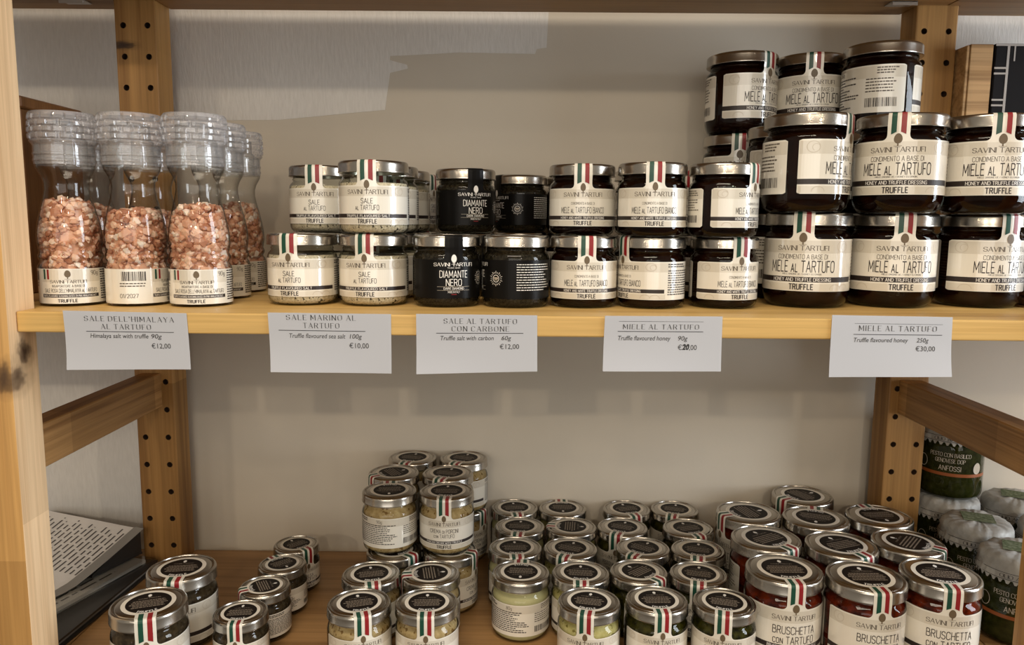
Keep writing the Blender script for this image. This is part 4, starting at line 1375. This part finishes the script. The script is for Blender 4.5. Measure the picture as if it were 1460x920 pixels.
card([(645.4, -270.7), (736.8, -271.5), (738.1, -317.1), (645.4, -318.6)],
     [('rule', .19, .92, .13, .2), ('head', 'MIELE AL TARTUFO', .55, .245, .64), ('rule', .185, .92, .31, .45), txt('Truffle flavoured honey', .19, .43, .45, 5.0), txt('250g', .71, .43, .10), txt('\u20ac30,00', .705, .575, .16, 5.6, 0)],
     'price card for 250g truffle honey, 30,00 euro')

# ------------------------------------------------------------------ binder, printed sheets
def sheet_prism(mb, pts, zf, th, mat):
    n = len(pts)
    vs = [(x, y, zf(x, y) - th) for x, y in pts] + [(x, y, zf(x, y)) for x, y in pts]
    mb.add(vs, [list(range(n))[::-1], list(range(n, 2 * n))] + [[k, (k + 1) % n, n + (k + 1) % n, n + k] for k in range(n)], mat)
def grid_sheet(mb, org, ax, ay, nx, ny, zf, mat, th=.4):
    P = lambda i, j: (org[0] + ax[0] * i / nx + ay[0] * j / ny, org[1] + ax[1] * i / nx + ay[1] * j / ny)
    vs = []
    for s_ in (0, 1):
        for j in range(ny + 1):
            for i in range(nx + 1):
                x, y = P(i, j)
                vs.append((x, y, zf(i / nx, j / ny) - th * s_))
    K = (nx + 1) * (ny + 1)
    fs = []
    for j in range(ny):
        for i in range(nx):
            p = j * (nx + 1) + i
            fs += [[p, p + 1, p + nx + 2, p + nx + 1], [K + p, K + p + nx + 1, K + p + nx + 2, K + p + 1]]
    for i in range(nx):
        for p, q in ((i, i + 1), (ny * (nx + 1) + i, ny * (nx + 1) + i + 1)):
            fs.append([p, q, K + q, K + p])
    for j in range(ny):
        for p, q in ((j * (nx + 1), (j + 1) * (nx + 1)), (j * (nx + 1) + nx, (j + 1) * (nx + 1) + nx)):
            fs.append([p, q, K + q, K + p])
    mb.add(vs, fs, mat)
def sheet_lines(mb, org, ax, ay, zf, rows, mat, off, rnd):
    qs = []
    for (v0, u0, u1, h) in rows:
        u = u0
        while u < u1:
            l = min(rnd.uniform(.03, .10), u1 - u)
            q = []
            for uu, vv in ((u, v0), (u + l, v0), (u + l, v0 + h), (u, v0 + h)):
                q.append((org[0] + ax[0] * uu + ay[0] * vv, org[1] + ax[1] * uu + ay[1] * vv, zf(uu, vv) + off))
            qs.append(q)
            u += l + .018
    vs, fs = [], []
    for q in qs:
        fs.append(list(range(len(vs), len(vs) + 4)))
        vs += q
    mb.add(vs, fs, mat)
rnd = random.Random(21)

def frame(deg):
    a = math.radians(deg)
    return Vector((math.cos(a), -math.sin(a), 0)), Vector((math.sin(a), math.cos(a), 0))
def quadpoly(c, ex, ey, wx, wy):
    c = Vector((c[0], c[1], 0))
    return [tuple(q[:2]) for q in (c - ex * wx - ey * wy, c - ey * wy, c, c - ex * wx)]
# flat black folder at the bottom
ex, ey = frame(4)
fo = empty('folder', W(-100, -110, ZL))
tag(fo, 'flat black folder at the bottom of the paper pile beside the rack post', 'folder')
bo = Vector((.100, .110, -ZL * .001))
pts = quadpoly((0, -14), ex, ey, 205, 205)
mb = MB()
sheet_prism(mb, pts, lambda x, y: ZL + 2.2, 2.2, 'binder_black')
sheet_prism(mb, pts, lambda x, y: ZL + 9.5, 2.2, 'binder_black')
o = obj('cover', mb, fo, bo)
mb = MB()
sheet_prism(mb, quadpoly((-4, -18), ex, ey, 196, 197), lambda x, y: ZL + 7.4, 5.2, 'binder_grey')
o = obj('pages', mb, fo, bo)
# sleeve of loose sheets
ex, ey = frame(17)
sr = empty('sheet_sleeve', W(-80, -120, ZL + 9.5))
tag(sr, 'clear plastic sleeve of printed sheets poking out under the binder', 'document sleeve')
so = Vector((.080, .120, -(ZL + 9.5) * .001))
cor = Vector((2, -20, 0))
mb = MB()
sheet_prism(mb, quadpoly((cor - ex * 10 - ey * 6)[:2], ex, ey, 178, 190), lambda x, y: ZL + 13.6, 3.6, 'sheet_paper')
obj('sheet', mb, sr, so)
org = cor - ex * 190 - ey * 205
mb = MB()
grid_sheet(mb, org[:2], (ex * 190)[:2], (ey * 205)[:2], 4, 4, lambda u, v: ZL + 14.4 + .2 * math.sin(5 * u), 'sleeve_plastic', .25)
obj('sleeve', mb, sr, so)
mb = MB()
rows = [(.76 + k * .045, .40, .80 - .05 * (k % 3), .012) for k in range(4)]
sheet_lines(mb, org[:2], (ey * 205)[:2], (ex * 190)[:2], lambda u, v: ZL + 13.75, rows, 'sheet_print', 0, rnd)
obj('printing', mb, sr, so)
# black ring binder, thick at the spine near the post, with a page on top
ex, ey = frame(21)
br = empty('ring_binder', W(-100, -80, ZL + 15))
tag(br, 'black ring binder with a white printed page on top, beside the drilled post', 'binder')
bo = Vector((.100, .080, -(ZL + 15) * .001))
c0 = (-19, -10)
WD = 66
sl = lambda x, y: max(0.0, min(1.0, 1 - ((Vector((c0[0], c0[1], 0)) - Vector((x, y, 0))).dot(ey)) / WD))
mb = MB()
pts = quadpoly(c0, ex, ey, 150, WD)
sheet_prism(mb, pts, lambda x, y: ZL + 17.2, 2.2, 'binder_black')
n4 = quadpoly((c0[0] - .5, c0[1] - .5), ex, ey, 149, WD - 1)
vs = [(x, y, ZL + 17.2) for x, y in n4] + [(x, y, ZL + 17.6 + 26 * sl(x, y)) for x, y in n4]
mb.add(vs, [[0, 1, 2, 3][::-1], [4, 5, 6, 7]] + [[k, (k + 1) % 4, 4 + (k + 1) % 4, 4 + k] for k in range(4)], 'binder_black')
obj('cover', mb, br, bo)
org = Vector((c0[0] + 1, c0[1] - 1, 0)) - ex * 150 - ey * 150
ax, ay = ex * 150, ey * 149
zs = lambda u, v: ZL + 15.6 + 29.5 * max(0.0, min(1.0, (v - .38) / .62)) ** 1.15
mb = MB()
grid_sheet(mb, org[:2], ax[:2], ay[:2], 10, 12, zs, 'sheet_paper', .6)
obj('page', mb, br, bo)
mb = MB()
rows = [(.10 + k * .050, .50, .965 - .03 * (k % 3), .014) for k in range(17)]
sheet_lines(mb, org[:2], ay[:2], ax[:2], lambda v, u: zs(u, v), rows, 'sheet_print', .3, rnd)
obj('printing', mb, br, bo)
mb = MB()
grid_sheet(mb, (org + ax * .93 - ay * .01)[:2], (ax * .09)[:2], (ay * 1.02)[:2], 3, 12, lambda u, v: zs(1, v) + .7, 'binder_grey', .2)
obj('plastic_edge', mb, br, bo)

# ------------------------------------------------------------------ things in the neighbouring bays
bx = empty('wooden_box', W(-150, -75, ZM))
tag(bx, 'brown wooden box with raised lid rim behind the pink salt grinders', 'box')
mb = MB()
mb.box(-100, 99, -48, 50, 0, 171, 'brown_box_wood', 1.2)
obj('body', mb, bx)
mb = MB()
mb.box(-101, 101, -50, 52, 171.2, 182, 'brown_box_wood', 1.5)
obj('lid', mb, bx)
cr = empty('wooden_crate', W(883, -5, ZM))
tag(cr, 'light wooden block standing between the drilled post and the black plaid box', 'wooden block')
mb = MB()
mb.box(-14.5, -11.2, -13, 12, 0, 256, 'crate_wood', .6)
mb.box(-11, 12.5, -14, 12, 0, 257, 'crate_wood', .6)
obj('body', mb, cr)
bl = empty('gift_box', W(950, 0, ZM))
tag(bl, 'black box with pale plaid lines beside the light wooden block', 'box')
mb = MB()
mb.box(-53, 53, -20, 30, 0, 257.5, 'plaid_black', 1.0)
for x0, x1, zz in ((-41, -38.5, 0), (-34, -32.5, 240)):
    mb.box(x0, x1, -20.4, -19.9, zz, 257, 'plaid_line')
for z in (256, 233, 227.5, 201, 195.5, 160, 154, 118, 112):
    mb.box(-53, -38.5 if z < 250 else 53, -20.5, -19.9, z - .9, z + .9, 'plaid_line')
obj('body', mb, bl)
ss = empty('slatted_basket', W(905, -135, ZM))
tag(ss, 'dark slatted wooden basket beyond the lowest large honey jar at the picture edge', 'basket')
for k in range(9):
    mb = MB()
    mb.box(-42, 60, -40, 60, k * 8.2, k * 8.2 + 7, 'slat_wood', 1.5)
    obj('slat', mb, ss)
